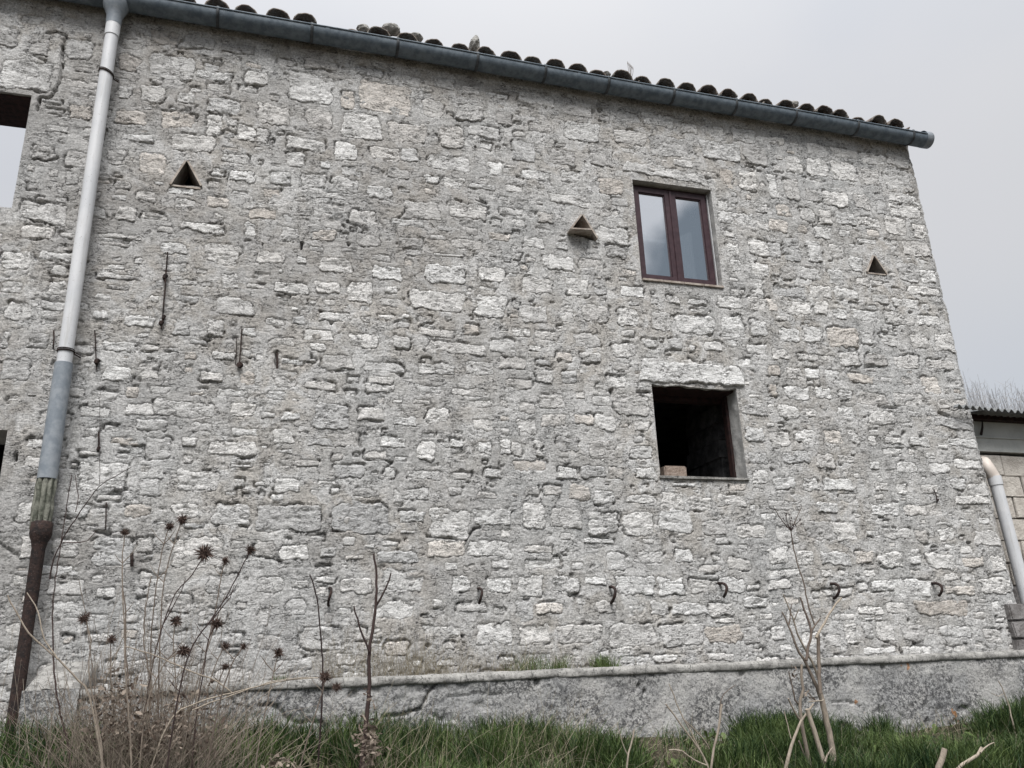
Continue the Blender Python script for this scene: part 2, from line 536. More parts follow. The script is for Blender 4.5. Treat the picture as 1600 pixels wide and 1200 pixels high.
class MB:
    """collects shapes for one mesh; coordinates in world space, shifted by origin when built"""
    def __init__(s):
        s.v, s.f, s.t = [], [], []
        s.tint = 0.5

    def add(s, verts, faces):
        b = len(s.v)
        s.v += [tuple(map(float, p)) for p in verts]
        s.t += [s.tint] * len(verts)
        s.f += [tuple(b + i for i in f) for f in faces]

    def box(s, x0, x1, y0, y1, z0, z1, j=0.0):
        P = [[x, y, z] for z in (z0, z1) for y in (y0, y1) for x in (x0, x1)]
        if j:
            P = [[c + random.uniform(-j, j) for c in p] for p in P]
        s.add(P, [(0, 2, 3, 1), (4, 5, 7, 6), (0, 1, 5, 4), (2, 6, 7, 3), (0, 4, 6, 2), (1, 3, 7, 5)])

    def tube(s, pts, rad, n=6, caps=True):
        pts = [Vector(p) for p in pts]
        if isinstance(rad, (int, float)):
            rad = [rad] * len(pts)
        rings = []
        up = Vector((0.31, 0.93, 0.2)).normalized()
        for i, p in enumerate(pts):
            d = (pts[min(i + 1, len(pts) - 1)] - pts[max(i - 1, 0)]).normalized()
            a = d.cross(up)
            if a.length < 1e-3:
                a = d.cross(Vector((1, 0, 0)))
            a.normalize()
            b = d.cross(a)
            rings.append([p + (a * math.cos(2 * math.pi * k / n) + b * math.sin(2 * math.pi * k / n)) * rad[i] for k in range(n)])
        V = [q for r in rings for q in r]
        Fc = []
        for i in range(len(pts) - 1):
            for k in range(n):
                k2 = (k + 1) % n
                Fc.append((i * n + k, i * n + k2, (i + 1) * n + k2, (i + 1) * n + k))
        s.add(V, Fc)
        if caps:
            s.add(rings[0], [tuple(range(n - 1, -1, -1))])
            s.add(rings[-1], [tuple(range(n))])

    def strip(s, pts, w, side):
        """a flat tapering blade along pts"""
        V, Fc = [], []
        side = Vector(side)
        for i, p in enumerate(pts):
            p = Vector(p)
            V += [p - side * w[i] * 0.5, p + side * w[i] * 0.5]
        for i in range(len(pts) - 1):
            Fc.append((2 * i, 2 * i + 1, 2 * i + 3, 2 * i + 2))
        s.add(V, Fc)

    def build(s, name, mat, parent=None, smooth=False, origin=(0, 0, 0), bevel=0, **kw):
        me = bpy.data.meshes.new(name)
        ox, oy, oz = origin
        me.from_pydata([(x - ox, y - oy, z - oz) for x, y, z in s.v], [], s.f)
        a = me.attributes.new('tint', 'FLOAT', 'POINT')
        a.data.foreach_set('value', s.t)
        if smooth:
            me.polygons.foreach_set('use_smooth', [True] * len(me.polygons))
        if bevel:
            bm = bmesh.new()
            bm.from_mesh(me)
            bmesh.ops.bevel(bm, geom=bm.edges[:], offset=bevel, segments=2, affect='EDGES')
            bm.to_mesh(me)
            bm.free()
        me.update()
        return link(name, me, mat, parent, loc=origin if origin != (0, 0, 0) else None, **kw)


def polyline(pts, step=0.05, wob=0.0, seed=0):
    """resample a polyline with a little wobble"""
    r = random.Random(seed)
    out = []
    pts = [Vector(p) for p in pts]
    n = len(pts)
    for i in range(n - 1):
        p0 = pts[max(i - 1, 0)]
        p1, p2 = pts[i], pts[i + 1]
        p3 = pts[min(i + 2, n - 1)]
        k = max(1, int((p2 - p1).length / step))
        for j in range(k):
            t = j / k
            q = 0.5 * ((2 * p1) + (p2 - p0) * t + (2 * p0 - 5 * p1 + 4 * p2 - p3) * t * t + (3 * p1 - p0 - 3 * p2 + p3) * t ** 3)
            if i + j > 0:
                q += Vector((r.uniform(-wob, wob), r.uniform(-wob, wob), r.uniform(-wob, wob)))
            out.append(q)
    out.append(pts[-1])
    return out

# ------------------------------------------------------------------ ground
WALL_Y = 7.0
FX = [-60, -1.6, -0.9, 0.9, 2.9, 5.2, 6.7, 9, 60]
FZ = [1.15, 1.14, 1.12, 1.06, 0.97, 0.86, 0.98, 1.02, 1.0]


def gz(x, y):
    f = np.interp(x, FX, FZ)
    t = np.clip(np.asarray(y, float) / 6.45, 0, 1)
    z = f * t ** 1.15
    z = z - np.clip(-np.asarray(y, float), 0, 60) * 0.04
    z = z + np.clip(np.asarray(y, float) - 11, 0, 5) * 0.5
    return z


gx = np.concatenate([np.linspace(-900, -20, 12)[:-1], np.linspace(-20, -3, 18)[:-1], np.linspace(-3, 9, 110), np.linspace(9, 24, 16)[1:], np.linspace(24, 900, 12)[1:]])
gy = np.concatenate([np.linspace(-900, -20, 12)[:-1], np.linspace(-20, 2, 20)[:-1], np.linspace(2, 6.9, 60), np.linspace(6.9, 24, 30)[1:], np.linspace(24, 900, 14)[1:]])
GX, GY = np.meshgrid(gx, gy, indexing='ij')
GZ = gz(GX, GY) + 0.05 * fbm(GX * 1.3, GY * 1.3, 4, 2) * (np.abs(GX) < 30)
nx_, ny_ = GX.shape
ii = np.arange(nx_ * ny_).reshape(nx_, ny_)
ground = link('ground', np_mesh('ground', np.stack([GX, GY, GZ], -1).reshape(-1, 3),
              np.stack([ii[:-1, :-1], ii[1:, :-1], ii[1:, 1:], ii[:-1, 1:]], -1).reshape(-1, 4)), MT['soil'], kind='structure')

# ------------------------------------------------------------------ the stone house
house = thing('stone_house', 'two storey farmhouse of pale rubble limestone with clay tiled eave and grey gutter', 'house', (0, 7, 1.0))
HX, HY, HZ = 0, 7, 1.0


def hpart(o):
    """parent under the house keeping world coordinates"""
    o.location = (o.location[0] - HX, o.location[1] - HY, o.location[2] - HZ)
    return o


STONES = "-246,706,14,21 -221,703,18,26 -189,704,23,21 -227,668,41,30 -196,734,18,9 -237,737,25,14 -118,732,26,16 -88,732,30,15 -52,732,32,11 -146,697,19,19 -109,700,39,26 -74,706,16,10 -72,698,33,11 -37,716,16,7 -33,702,22,15 -146,664,11,14 -123,667,23,17 -94,668,15,12 -61,665,30,16 -180,637,18,15 -138,639,26,15 -99,643,29,17 -67,643,13,21 -38,638,16,17 -84,620,38,17 -196,617,20,8 -203,592,17,13 -147,595,15,16 -116,593,24,23 -131,618,26,8 -39,592,24,13 -178,569,11,13 -138,568,14,10 -211,575,8,9 -90,569,23,8 -11,734,32,17 27,730,34,13 75,730,29,12 117,727,20,12 151,730,24,14 18,700,43,34 54,693,14,21 91,702,51,35 140,698,22,23 179,699,29,20 180,727,21,12 209,726,25,8 216,698,18,18 -15,663,32,22 28,665,27,22 69,664,39,30 114,664,39,24 159,666,27,27 17,636,36,14 54,633,23,22 92,636,30,16 116,639,16,15 156,636,44,17 204,636,15,17 35,615,13,11 60,612,21,11 105,616,22,13 139,614,16,11 24,594,22,19 55,596,24,16 88,592,26,15 -24,638,11,18 190,613,28,7 161,613,20,13 253,730,42,17 300,725,34,19 303,697,40,24 360,699,39,19 395,727,38,15 410,695,56,25 471,699,50,24 517,700,32,24 472,726,17,13 505,725,30,18 531,723,20,13 236,662,26,25 277,661,31,19 323,668,28,22 421,675,24,10 304,712,13,8 258,694,29,12 248,634,32,12 287,636,24,20 332,633,30,20 474,663,17,25 501,663,23,25 548,725,22,12 603,721,30,18 643,722,40,16 683,720,38,15 720,724,32,17 567,696,22,22 599,697,31,25 636,697,35,28 671,694,31,24 714,696,41,29 534,662,13,32 558,661,22,28 585,658,20,17 617,657,35,20 653,658,23,22 680,659,16,29 717,671,43,14 715,653,48,18 543,632,21,15 574,631,21,18 599,631,17,19 626,632,27,17 658,631,32,13 696,631,31,24 731,628,22,20 563,611,13,13 590,609,22,15 621,611,17,11 533,611,27,17 650,605,27,7 719,604,40,21 523,580,17,16 545,582,23,30 575,583,21,27 536,554,19,17 566,555,26,15 598,554,19,18 700,571,30,25 727,568,23,17 628,574,17,21 633,552,18,12 652,552,18,8 535,530,38,15 609,535,32,14 717,548,44,11 653,533,22,13 687,530,36,12 510,512,12,15 540,511,37,17 571,514,17,17 594,508,19,14 627,509,32,14 675,509,39,15 714,511,32,12 526,478,26,17 555,481,23,21 593,481,40,24 626,483,19,14 654,481,22,14 695,484,25,18 730,485,27,22 511,455,22,14 554,455,44,9 596,456,26,17 632,458,28,16 670,458,33,15 716,458,36,12 500,437,16,13 524,435,19,13 547,436,19,12 571,436,20,13 607,434,33,11 640,435,17,9 667,435,15,10 698,432,24,20 495,415,11,14 524,413,31,15 557,415,20,13 584,414,17,12 617,412,39,15 664,414,38,14 509,392,25,15 537,393,13,11 625,391,33,15 723,412,44,13 717,389,48,13 526,367,25,15 559,368,24,17 584,369,12,16 607,364,12,14 634,366,21,9 667,366,25,12 724,367,39,10 490,394,8,10 -196,533,35,18 -198,514,25,13 -210,487,23,17 -177,481,12,10 -177,465,16,14 -210,462,17,11 -203,442,20,15 -185,418,16,14 -208,417,7,15 -197,392,22,19 -132,540,18,14 -109,541,23,7 -69,535,37,11 -135,518,36,6 -138,510,24,6 -51,511,31,20 -91,512,23,12 -135,489,15,6 -131,480,36,6 -142,461,12,7 -102,463,9,7 -112,441,26,12 -78,439,13,15 -51,440,14,15 -125,417,25,10 -101,418,15,7 -42,414,19,9 -124,394,21,14 -72,480,30,6 -42,485,15,14 -51,395,19,9 -22,396,13,12 -29,538,11,15 -142,444,12,9 -24,439,13,9 -69,413,10,7 46,583,36,8 19,561,12,7 128,578,36,19 175,584,39,18 114,563,33,9 6,537,18,16 36,539,23,12 78,539,22,13 151,561,16,7 178,561,13,9 206,558,23,9 -9,512,26,13 18,512,10,8 48,510,29,16 95,507,28,15 150,511,39,20 197,515,27,16 120,531,18,7 155,532,30,5 213,535,10,11 10,483,32,12 42,487,23,13 71,485,23,21 143,483,51,20 195,482,30,25 14,463,7,5 95,462,15,6 114,465,9,6 35,440,26,11 75,438,27,14 110,438,18,14 176,457,16,10 161,437,56,12 14,413,19,6 53,415,28,14 -12,415,9,7 142,414,36,12 183,418,28,14 91,401,23,8 35,428,15,9 99,490,13,8 256,585,17,13 271,594,17,8 227,576,14,9 283,610,46,13 242,556,21,13 271,555,14,10 328,575,38,20 332,555,23,15 267,536,35,16 223,538,10,9 244,508,33,17 286,511,24,19 311,511,16,12 346,512,27,13 344,534,18,7 303,485,28,19 239,478,25,17 272,480,13,17 338,483,23,19 375,482,22,23 414,481,45,22 457,482,29,24 392,507,15,9 419,507,23,7 458,511,29,15 479,613,45,16 468,592,16,8 470,574,16,16 503,580,25,20 472,555,14,16 500,554,22,16 492,511,24,17 489,483,22,20 465,629,12,12 251,456,26,10 225,457,19,10 514,631,17,13 512,609,15,12 389,458,13,11 238,442,15,7 340,615,19,10 -131,373,20,9 -104,364,22,12 -70,366,48,15 -24,368,20,13 -112,337,23,7 -64,338,12,9 -125,308,34,22 -54,306,33,18 -140,280,17,12 -119,291,18,6 -97,281,21,11 -61,281,21,14 -27,279,27,18 -175,279,11,15 -89,255,13,14 -112,249,29,23 -170,252,10,18 -145,252,19,17 -22,319,18,4 -50,249,38,24 -30,334,38,12 -183,372,8,4 -86,245,8,5 -23,305,9,8 -195,369,8,7 16,364,17,9 50,365,30,22 83,369,22,12 91,393,26,9 135,395,25,9 173,394,36,8 143,370,22,15 113,364,20,9 10,345,18,13 40,342,21,8 103,344,22,10 132,338,17,19 160,346,13,9 185,342,13,12 205,344,12,15 25,323,33,7 65,317,26,11 100,318,10,10 131,316,33,9 47,307,16,5 16,304,21,12 80,299,24,8 119,299,31,10 192,319,16,9 187,299,19,7 18,277,52,21 76,278,48,26 120,279,23,11 152,274,37,25 191,280,35,14 116,266,14,4 1,252,15,15 23,249,23,13 50,249,13,8 72,245,16,5 108,245,35,11 149,252,33,14 187,252,39,14 158,302,13,9 246,414,19,15 271,415,16,13 267,436,18,10 295,436,22,11 320,413,22,13 252,390,25,14 304,393,22,11 334,390,37,21 253,371,25,12 283,373,20,11 306,371,23,17 343,369,19,11 216,342,9,14 237,344,9,15 266,348,22,15 300,344,28,20 340,343,23,13 290,323,26,12 312,322,16,12 264,321,19,11 342,323,22,12 274,303,22,15 229,304,14,10 298,300,21,13 336,298,33,9 368,297,25,18 397,295,26,15 431,298,32,13 381,313,27,5 440,312,18,8 229,281,23,24 260,279,31,19 296,275,30,20 330,275,31,22 369,278,33,21 408,273,26,14 449,269,33,15 471,393,30,15 466,366,24,15 467,342,22,13 466,322,18,15 290,259,31,6 511,344,32,13 545,341,22,15 572,344,21,10 605,338,13,9 644,337,25,12 725,344,39,11 493,317,26,13 524,317,19,15 556,317,33,12 608,316,18,10 633,315,14,12 667,314,21,12 705,321,19,12 730,316,30,14 490,295,38,10 538,293,24,11 565,304,23,10 608,292,37,13 655,293,47,12 524,271,31,19 556,270,27,19 618,268,35,11 647,265,16,15 677,267,21,12 727,264,34,16 721,304,47,10 475,246,23,17 504,244,18,14 539,243,35,14 573,244,22,14 604,242,27,16 635,245,14,16 664,240,34,16 735,238,21,16 703,239,27,11 -141,223,26,12 -36,200,22,12 -94,188,13,8 -135,185,9,8 -113,219,14,9 -83,211,14,9 -77,188,12,8 6,224,21,12 74,222,26,13 161,223,17,13 195,221,23,13 2,198,10,16 65,201,13,9 53,197,9,10 67,165,15,10 103,158,6,7 150,160,20,7 49,227,17,6 79,184,10,10 223,220,22,18 257,221,24,15 323,220,39,17 284,224,21,8 358,218,27,17 392,218,28,13 421,219,25,13 239,201,26,10 217,200,17,17 344,199,19,13 375,198,37,12 407,197,26,13 443,203,27,10 316,177,44,20 365,176,43,18 407,175,36,17 435,173,17,15 267,179,41,16 293,201,21,12 409,187,23,6 306,165,14,7 316,157,29,7 346,156,25,7 624,214,45,17 680,211,36,9 588,216,25,11 725,214,39,16 655,194,61,15 569,193,30,9 600,195,26,12 510,198,9,6 464,175,15,13 523,167,16,12 543,172,14,19 563,174,14,16 582,174,23,19 615,171,28,16 664,171,39,12 707,165,22,15 566,185,11,4 578,185,9,4 472,219,26,10"
OPEN = [(-3.10, -2.20, 5.35, 6.48), (-2.90, -1.96, 2.20, 3.425), (3.575, 4.52, 5.27, 6.46), (3.575, 4.52, 3.198, 4.14)]


def wp(px, py):
    p = at(px, py, WALL_Y)
    return p[0], p[2]


VENTS = []          # triangles: (apex, left, right) in wall coordinates
for ax, ay, lx, ly, rx_, ry in ((292, 254, 269, 289, 312, 291), (906, 341, 889, 364, 928, 376), (1364, 401, 1355, 425, 1383, 429)):
    VENTS.append((wp(ax, ay), wp(lx, ly), wp(rx_, ry)))

rects = [tuple(float(v) / 100 for v in q.split(',')) for q in STONES.split()]
stones = []         # cx, cz, hw, hh, prom, tint, warm, seed
XL, XR = -4.2, 7.47


def hits_open(cx, cz, hw, hh, m=0.03):
    for a, b, c, d in OPEN:
        if cx + hw > a - m and cx - hw < b + m and cz + hh > c - m and cz - hh < d + m:
            return True
    return False


def hits_vent(cx, cz, hw, hh):
    for (a, l, r) in VENTS:
        if cx + hw > l[0] - 0.05 and cx - hw < r[0] + 0.05 and cz + hh > min(l[1], r[1]) - 0.03 and cz - hh < a[1] + 0.05:
            return True
    return False


occ_s = 0.02
ocw, och = int((XR - XL) / occ_s) + 2, int(6.9 / occ_s) + 2
occ = np.zeros((ocw, och), bool)


def occ_idx(cx, cz, hw, hh):
    return (slice(max(0, int((cx - hw - XL) / occ_s)), max(0, int((cx + hw - XL) / occ_s) + 1)),
            slice(max(0, int((cz - hh - 0.9) / occ_s)), max(0, int((cz + hh - 0.9) / occ_s) + 1)))


for a, b, c, d in OPEN:
    occ[occ_idx((a + b) / 2, (c + d) / 2, (b - a) / 2 + 0.05, (d - c) / 2 + 0.05)] = True
rs = random.Random(5)
for (cx, cz, w, h) in rects:
    hw, hh = w / 2, h / 2
    # keep stones clear of openings by trimming them
    for a, b, c, d in OPEN:
        if cx + hw > a - .03 and cx - hw < b + .03 and cz + hh > c - .03 and cz - hh < d + .03:
            if cx > b:
                e = max(cx - hw, b + .035); hw = (cx + hw - e) / 2; cx = e + hw
            elif cx < a:
                e = min(cx + hw, a - .035); hw = (e - (cx - hw)) / 2; cx = e - hw
            elif cz > d:
                e = max(cz - hh, d + .03); hh = (cz + hh - e) / 2; cz = e + hh
            else:
                e = min(cz + hh, c - .03); hh = (e - (cz - hh)) / 2; cz = e - hh
    if hw < 0.02 or hh < 0.018 or hits_vent(cx, cz, hw * .6, hh * .6) or cz + hh > 7.40:
        continue
    if cx + hw > 7.40:
        hw = (7.43 - (cx - hw)) / 2; cx = 7.43 - hw
    if hw < .02:
        continue
    warm = 0.85 if rs.random() < 0.08 else max(0, rs.gauss(0.12, 0.12))
    tint = min(1, max(0.15, rs.gauss(0.80, 0.17)))
    if rs.random() < 0.09:
        tint = rs.uniform(0.25, 0.45)
    stones.append((cx, cz, hw * 1.02, hh * 1.04, rs.uniform(0.002, 0.013), tint, warm, rs.randrange(999)))
    occ[occ_idx(cx, cz, hw, hh)] = True
n_traced = len(stones)
# further stones half buried in the mortar between them, coarse ones first
for tries, (w0, w1, h0, h1, pr, t0, t1) in ((9000, (0.16, 0.38, 0.08, 0.19, 0.005, 0.35, 0.75)), (14000, (0.08, 0.18, 0.05, 0.10, 0.005, 0.2, 0.8)),
                                            (9000, (0.035, 0.09, 0.025, 0.05, 0.005, 0.3, 0.95))):
    for _ in range(tries):
        w, h = rs.uniform(w0, w1), rs.uniform(h0, h1)
        cx, cz = rs.uniform(-3.4, 7.40 - w / 2), rs.uniform(1.3, 7.34 - h / 2)
        sl = occ_idx(cx, cz, w / 2 + 0.012, h / 2 + 0.010)
        if cx < -1.74 and cz < 4.1 and rs.random() < .85:
            continue
        if occ[sl].any() or hits_open(cx, cz, w / 2, h / 2) or hits_vent(cx, cz, w / 2, h / 2):
            continue
        occ[sl] = True
        pale = 0.22 * min(1, max(0, (cx - 3.0) / 3)) + 0.12 * min(1, max(0, (4.2 - cz) / 2))
        stones.append((cx, cz, w / 2, h / 2, rs.uniform(-0.004, 0.007), min(1, rs.uniform(t0, t1) + pale + .08), 0.8 if rs.random() < .06 else rs.uniform(0, .35), rs.randrange(999)))
# the long lintel over the lower opening and the worn one over the upper window
LINTELS = [(wp(1082, 586)[0], (4.155 + 4.385) / 2, 0.58, 0.115, 0.022, 1.0, 0.0, 31), (3.99, 6.60, 0.50, 0.075, 0.012, 0.55, 0.1, 57)]


def outline_sd(x, z, st):
    """signed distance to the ragged outline of one stone (negative inside)"""
    cx, cz, hw, hh = st[:4]
    r = min(hw, hh) * (0.15 + 0.45 * ((st[7] * 13) % 10) / 10)
    s = st[7]
    an = ((s * 37) % 100 / 100 - 0.5) * 0.12
    dx, dz = x - cx, z - cz
    u, v = dx + an * dz, dz - an * dx
    # lop the corners unevenly
    k = 0.18 * math.sin(s * 1.7)
    u = u * (1 + k * v / max(hh, .03) * 0.5)
    qx, qz = np.abs(u) - hw + r, np.abs(v) - hh + r
    sd = np.hypot(np.maximum(qx, 0), np.maximum(qz, 0)) + np.minimum(np.maximum(qx, qz), 0) - r
    return sd + min(0.042, hh * 0.55) * fbm(x * 10 + s, z * 12 + s, 5, s % 5, 0.68)


# ---- mortar body as a relief sheet
def seg(points, step):
    out = [points[0]]
    for a, b in zip(points[:-1], points[1:]):
        k = max(1, int(round((b - a) / step)))
        out += list(a + (b - a) * np.arange(1, k + 1) / k)
    return np.array(out)


XS = np.concatenate([seg([-4.2, -3.1], 0.05)[:-1], seg([-3.1, -2.9], 0.05)[:-1], seg([-2.9, -2.2, -1.96, 3.575, 4.52, 7.47], 0.0116)])
ZS = np.concatenate([seg([0.6, 1.3], 0.06)[:-1], seg([1.3, 2.2, 3.198, 3.425, 4.14, 5.27, 5.35, 6.46, 6.48, 7.74], 0.0116)])
WX, WZ = np.meshgrid(XS, ZS, indexing='ij')
band = sstep(7.36, 7.44, WZ + 0.03 * fbm(WX * 4, WZ * 4, 3, 1))          # smooth render under the gutter
H = 0.003 + 0.007 * fbm(WX * 3.2, WZ * 5.0, 4, 0) + 0.0055 * fbm(WX * 24, WZ * 36, 3, 3, 0.75)
cover_n = fbm(WX * 9 + 5, WZ * 13, 4, 1, 0.62)
# recessed and ragged zones
worn = sstep(-0.05, 0.35, fbm(WX * 1.1 + 3, WZ * 1.3, 3, 4))
ridge = np.abs(fbm(WX * 7.5, WZ * 15, 4, 5, 0.6))
H -= 0.012 * np.exp(-(ridge / 0.030) ** 2) * sstep(0.1, 0.35, fbm(WX * 2.3 + 9, WZ * 2.3, 3, 6)) * (1 - band)
gro_n = fbm(WX * 5.5 + 40, WZ * 8, 3, 2, 0.6)


def window_idx(cx, cz, hw, hh, m):
    i0, i1 = np.searchsorted(XS, cx - hw - m), np.searchsorted(XS, cx + hw + m)
    j0, j1 = np.searchsorted(ZS, cz - hh - m), np.searchsorted(ZS, cz + hh + m)
    return slice(i0, i1), slice(j0, j1)


for st in stones + LINTELS:
    sl = window_idx(*st[:4], 0.06)
    X_, Z_ = WX[sl], WZ[sl]
    if X_.size == 0:
        continue
    sd = outline_sd(X_, Z_, st)
    g = gro_n[sl]
    amt = sstep(0.31, 0.50, g + 0.18 * worn[sl] + 0.08 * (Z_ > st[1]))
    H[sl] -= (0.045 * amt) * np.exp(-((sd - 0.002) / 0.0062) ** 2) * (1 - band[sl])
    H[sl] = np.where(sd < -0.010, np.minimum(H[sl], -0.012 + 0.032 * sstep(0.22, 0.5, cover_n[sl])), H[sl])
H = H * (1 - 0.75 * band) + band * 0.012


def carve(pts, wid, dep, seed=0, grid=None):
    """a crack along a polyline of wall coordinates"""
    XX, ZZ, HH, xs, zs = grid if grid else (WX, WZ, H, XS, ZS)
    for (a, b) in zip(pts[:-1], pts[1:]):
        x0, x1 = min(a[0], b[0]) - .06, max(a[0], b[0]) + .06
        z0, z1 = min(a[1], b[1]) - .06, max(a[1], b[1]) + .06
        sl = (slice(np.searchsorted(xs, x0), np.searchsorted(xs, x1)), slice(np.searchsorted(zs, z0), np.searchsorted(zs, z1)))
        X_, Z_ = XX[sl], ZZ[sl]
        if X_.size == 0:
            continue
        X2 = X_ + 0.014 * fbm(X_ * 25, Z_ * 25, 3, seed)
        Z2 = Z_ + 0.014 * fbm(X_ * 25 + 7, Z_ * 25, 3, seed + 1)
        d = np.array([b[0] - a[0], b[1] - a[1]])
        t = np.clip(((X2 - a[0]) * d[0] + (Z2 - a[1]) * d[1]) / (d @ d + 1e-9), 0, 1)
        r = np.hypot(X2 - a[0] - t * d[0], Z2 - a[1] - t * d[1])
        HH[sl] -= dep * np.exp(-(r / wid) ** 2)


for pts, w, dp in (([(104, 55), (97, 75), (98, 100), (92, 130), (82, 150), (62, 155), (58, 172)], .0075, .07),
                   ([(104, 55), (88, 50), (70, 52)], .008, .04), ([(40, 80), (70, 95), (78, 110)], .008, .03),
                   ([(0, 850), (30, 870)], .01, .03), ([(955, 608), (960, 640)], .012, .05), ([(995, 612), (1018, 614)], .010, .06),
                   ([(1500, 905), (1512, 910)], .012, .05), ([(1266, 280), (1290, 283)], .008, .03), ([(400, 860), (440, 880)], .008, .03),
                   ([(1465, 645), (1480, 650)], .013, .06), ([(1373, 635), (1400, 638)], .011, .05), ([(1130, 845), (1142, 851)], .014, .05),
                   ([(495, 886), (516, 883)], .012, .05), ([(760, 318), (745, 312)], .012, .05), ([(590, 715), (612, 723), (598, 740)], .008, .04),
                   ([(668, 838), (715, 842)], .010, .05), ([(725, 850), (740, 826), (750, 824)], .008, .05), ([(70, 335), (95, 345)], .008, .03),
                   ([(165, 780), (180, 765), (198, 764)], .010, .04), ([(150, 830), (172, 834)], .012, .05), ([(152, 608), (185, 612)], .008, .03)):
    carve([wp(*p) for p in pts], w, dp, 3)
PITS = [(517, 492, 517, 504, .013), (487, 555, 489, 566, .012), (432, 550, 433, 575, .010), (472, 380, 470, 388, .012), (545, 381, 545, 382, .012),
        (320, 534, 327, 531, .012), (1424, 488, 1420, 488, .011), (1410, 680, 1412, 676, .012), (24, 712, 24, 720, .01), (955, 612, 957, 610, .016),
        (190, 830, 200, 832, .012), (250, 665, 256, 672, .010), (1207, 733, 1209, 735, .014), (722, 994, 724, 995, .010), (635, 1009, 640, 1008, .010),
        (667, 1008, 670, 1010, .010), (1048, 950, 1047, 958, .011), (820, 936, 826, 937, .010), (1420, 970, 1419, 969, .009), (1322, 780, 1326, 783, .01),
        (605, 500, 607, 498, .009), (1512, 848, 1508, 847, .009), (232, 670, 236, 668, .012), (108, 615, 112, 618, .01)]
for a, b, c, d, w in PITS:
    carve([wp(a, b), (wp(c, d)[0] + .001, wp(c, d)[1])], w, .085, 1)
# calm the relief at the openings so that the reveals meet it
for k, (a, b, c, d) in enumerate(OPEN):
    dx = np.maximum(np.maximum(a - WX, WX - b), 0)
    dz = np.maximum(np.maximum(c - WZ, WZ - d), 0)
    dd = np.hypot(dx, dz)
    H = H * sstep(0.0, 0.05, dd) + (1 - sstep(0.0, 0.05, dd)) * 0.004 * fbm(WX * 9, WZ * 9, 3, k)
# rounded outer corner and batter
CORN = sstep(7.36, 7.47, WX)
Yw = WALL_Y - H + 0.045 * CORN ** 2
rag = 0.030 * fbm(WZ * 5, WZ * 0 + 3.3, 4, 1, 0.65) + 0.012 * fbm(WZ * 22, WZ * 0 + 9.3, 3, 2)


def lean(x, z):
    t = np.clip((x - 6.0) / 1.47, 0, 1)
    return (7.5 - z) * 0.020 * t * t - 0.035 * t * t


XXw = WX + lean(WX, WZ) + rag * sstep(7.25, 7.47, WX)
# pull the sheet's open edge to a ragged line at openings
keep = np.ones((len(XS) - 1, len(ZS) - 1), bool)
xc, zc = (XS[:-1] + XS[1:]) / 2, (ZS[:-1] + ZS[1:]) / 2
XC, ZC = np.meshgrid(xc, zc, indexing='ij')
for a, b, c, d in OPEN:
    keep &= ~((XC > a) & (XC < b) & (ZC > c) & (ZC < d))


def in_tri(X_, Z_, T, grow=0.0):
    res = np.ones(X_.shape, bool)
    P = [T[0], T[2], T[1]]
    for i in range(3):
        p, q = P[i], P[(i + 1) % 3]
        nx, nz = (q[1] - p[1]), -(q[0] - p[0])
        L = math.hypot(nx, nz)
        c = P[(i + 2) % 3]
        s0 = ((c[0] - p[0]) * nx + (c[1] - p[1]) * nz) / L
        s = ((X_ - p[0]) * nx + (Z_ - p[1]) * nz) / L
        res &= (s * np.sign(s0) > -grow)
    return res


for T in VENTS:
    keep &= ~in_tri(XC, ZC, T, 0.003)
# the lower opening's head follows the worn underside of its lintel
zig = 0.018 * fbm(WX * 7, WX * 0 + 2.0, 3, 2) - 0.01
nearhead = np.exp(-((WZ - 4.14) / 0.03) ** 2) * ((WX > 3.575) & (WX < 4.52))
WZ2 = WZ + zig * nearhead * sstep(3.575, 3.63, WX) * (1 - sstep(4.46, 4.52, WX))
idx = np.arange(WX.size).reshape(WX.shape)
Q = np.stack([idx[:-1, :-1], idx[1:, :-1], idx[1:, 1:], idx[:-1, 1:]], -1)[keep]
Vw = np.stack([XXw - HX, Yw - HY, WZ2 - HZ], -1).reshape(-1, 3)
wall = link('wall', np_mesh('wall', Vw, Q), MT['mortar'], house)

# reveals: the openings' edges carried 0.5 m into the wall
THICK = 0.5


def reveal(o, mat, depth, name):
    a, b, c, d = o
    mb = MB()
    i0, i1 = np.searchsorted(XS, a - 1e-6), np.searchsorted(XS, b - 1e-6)
    j0, j1 = np.searchsorted(ZS, c - 1e-6), np.searchsorted(ZS, d - 1e-6)
    path = [(i, j0) for i in range(i0, i1)] + [(i1, j) for j in range(j0, j1)] + [(i, j1) for i in range(i1, i0, -1)] + [(i0, j) for j in range(j1, j0, -1)]
    P = np.array([[XXw[p], Yw[p], WZ2[p]] for p in path])
    steps = np.linspace(0, 1, 14)
    rings = []
    for t in steps:
        R = P.copy()
        R[:, 1] = P[:, 1] * (1 - t) + (WALL_Y + depth) * t
        nz = 0.010 * fbm(P[:, 0] * 14 + P[:, 2] * 9, np.full(len(P), R[:, 1].mean() * 14), 3, 2) * (t > 0)
        cx, cz = (a + b) / 2, (c + d) / 2
        R[:, 0] += nz * np.sign(R[:, 0] - cx)
        R[:, 2] += nz * np.sign(R[:, 2] - cz)
        rings.append(R)
    n = len(P)
    V = np.concatenate(rings)
    k = np.arange(n)
    Fc = np.concatenate([np.stack([r * n + k, r * n + (k + 1) % n, (r + 1) * n + (k + 1) % n, (r + 1) * n + k], -1) for r in range(len(steps) - 1)])
    return link(name, np_mesh(name, V - np.array([HX, HY, HZ]), Fc, True), mat, house)


for k, o in enumerate(OPEN):
    reveal(o, MT['render'], 0.27 if k == 3 else THICK, 'window_reveal')

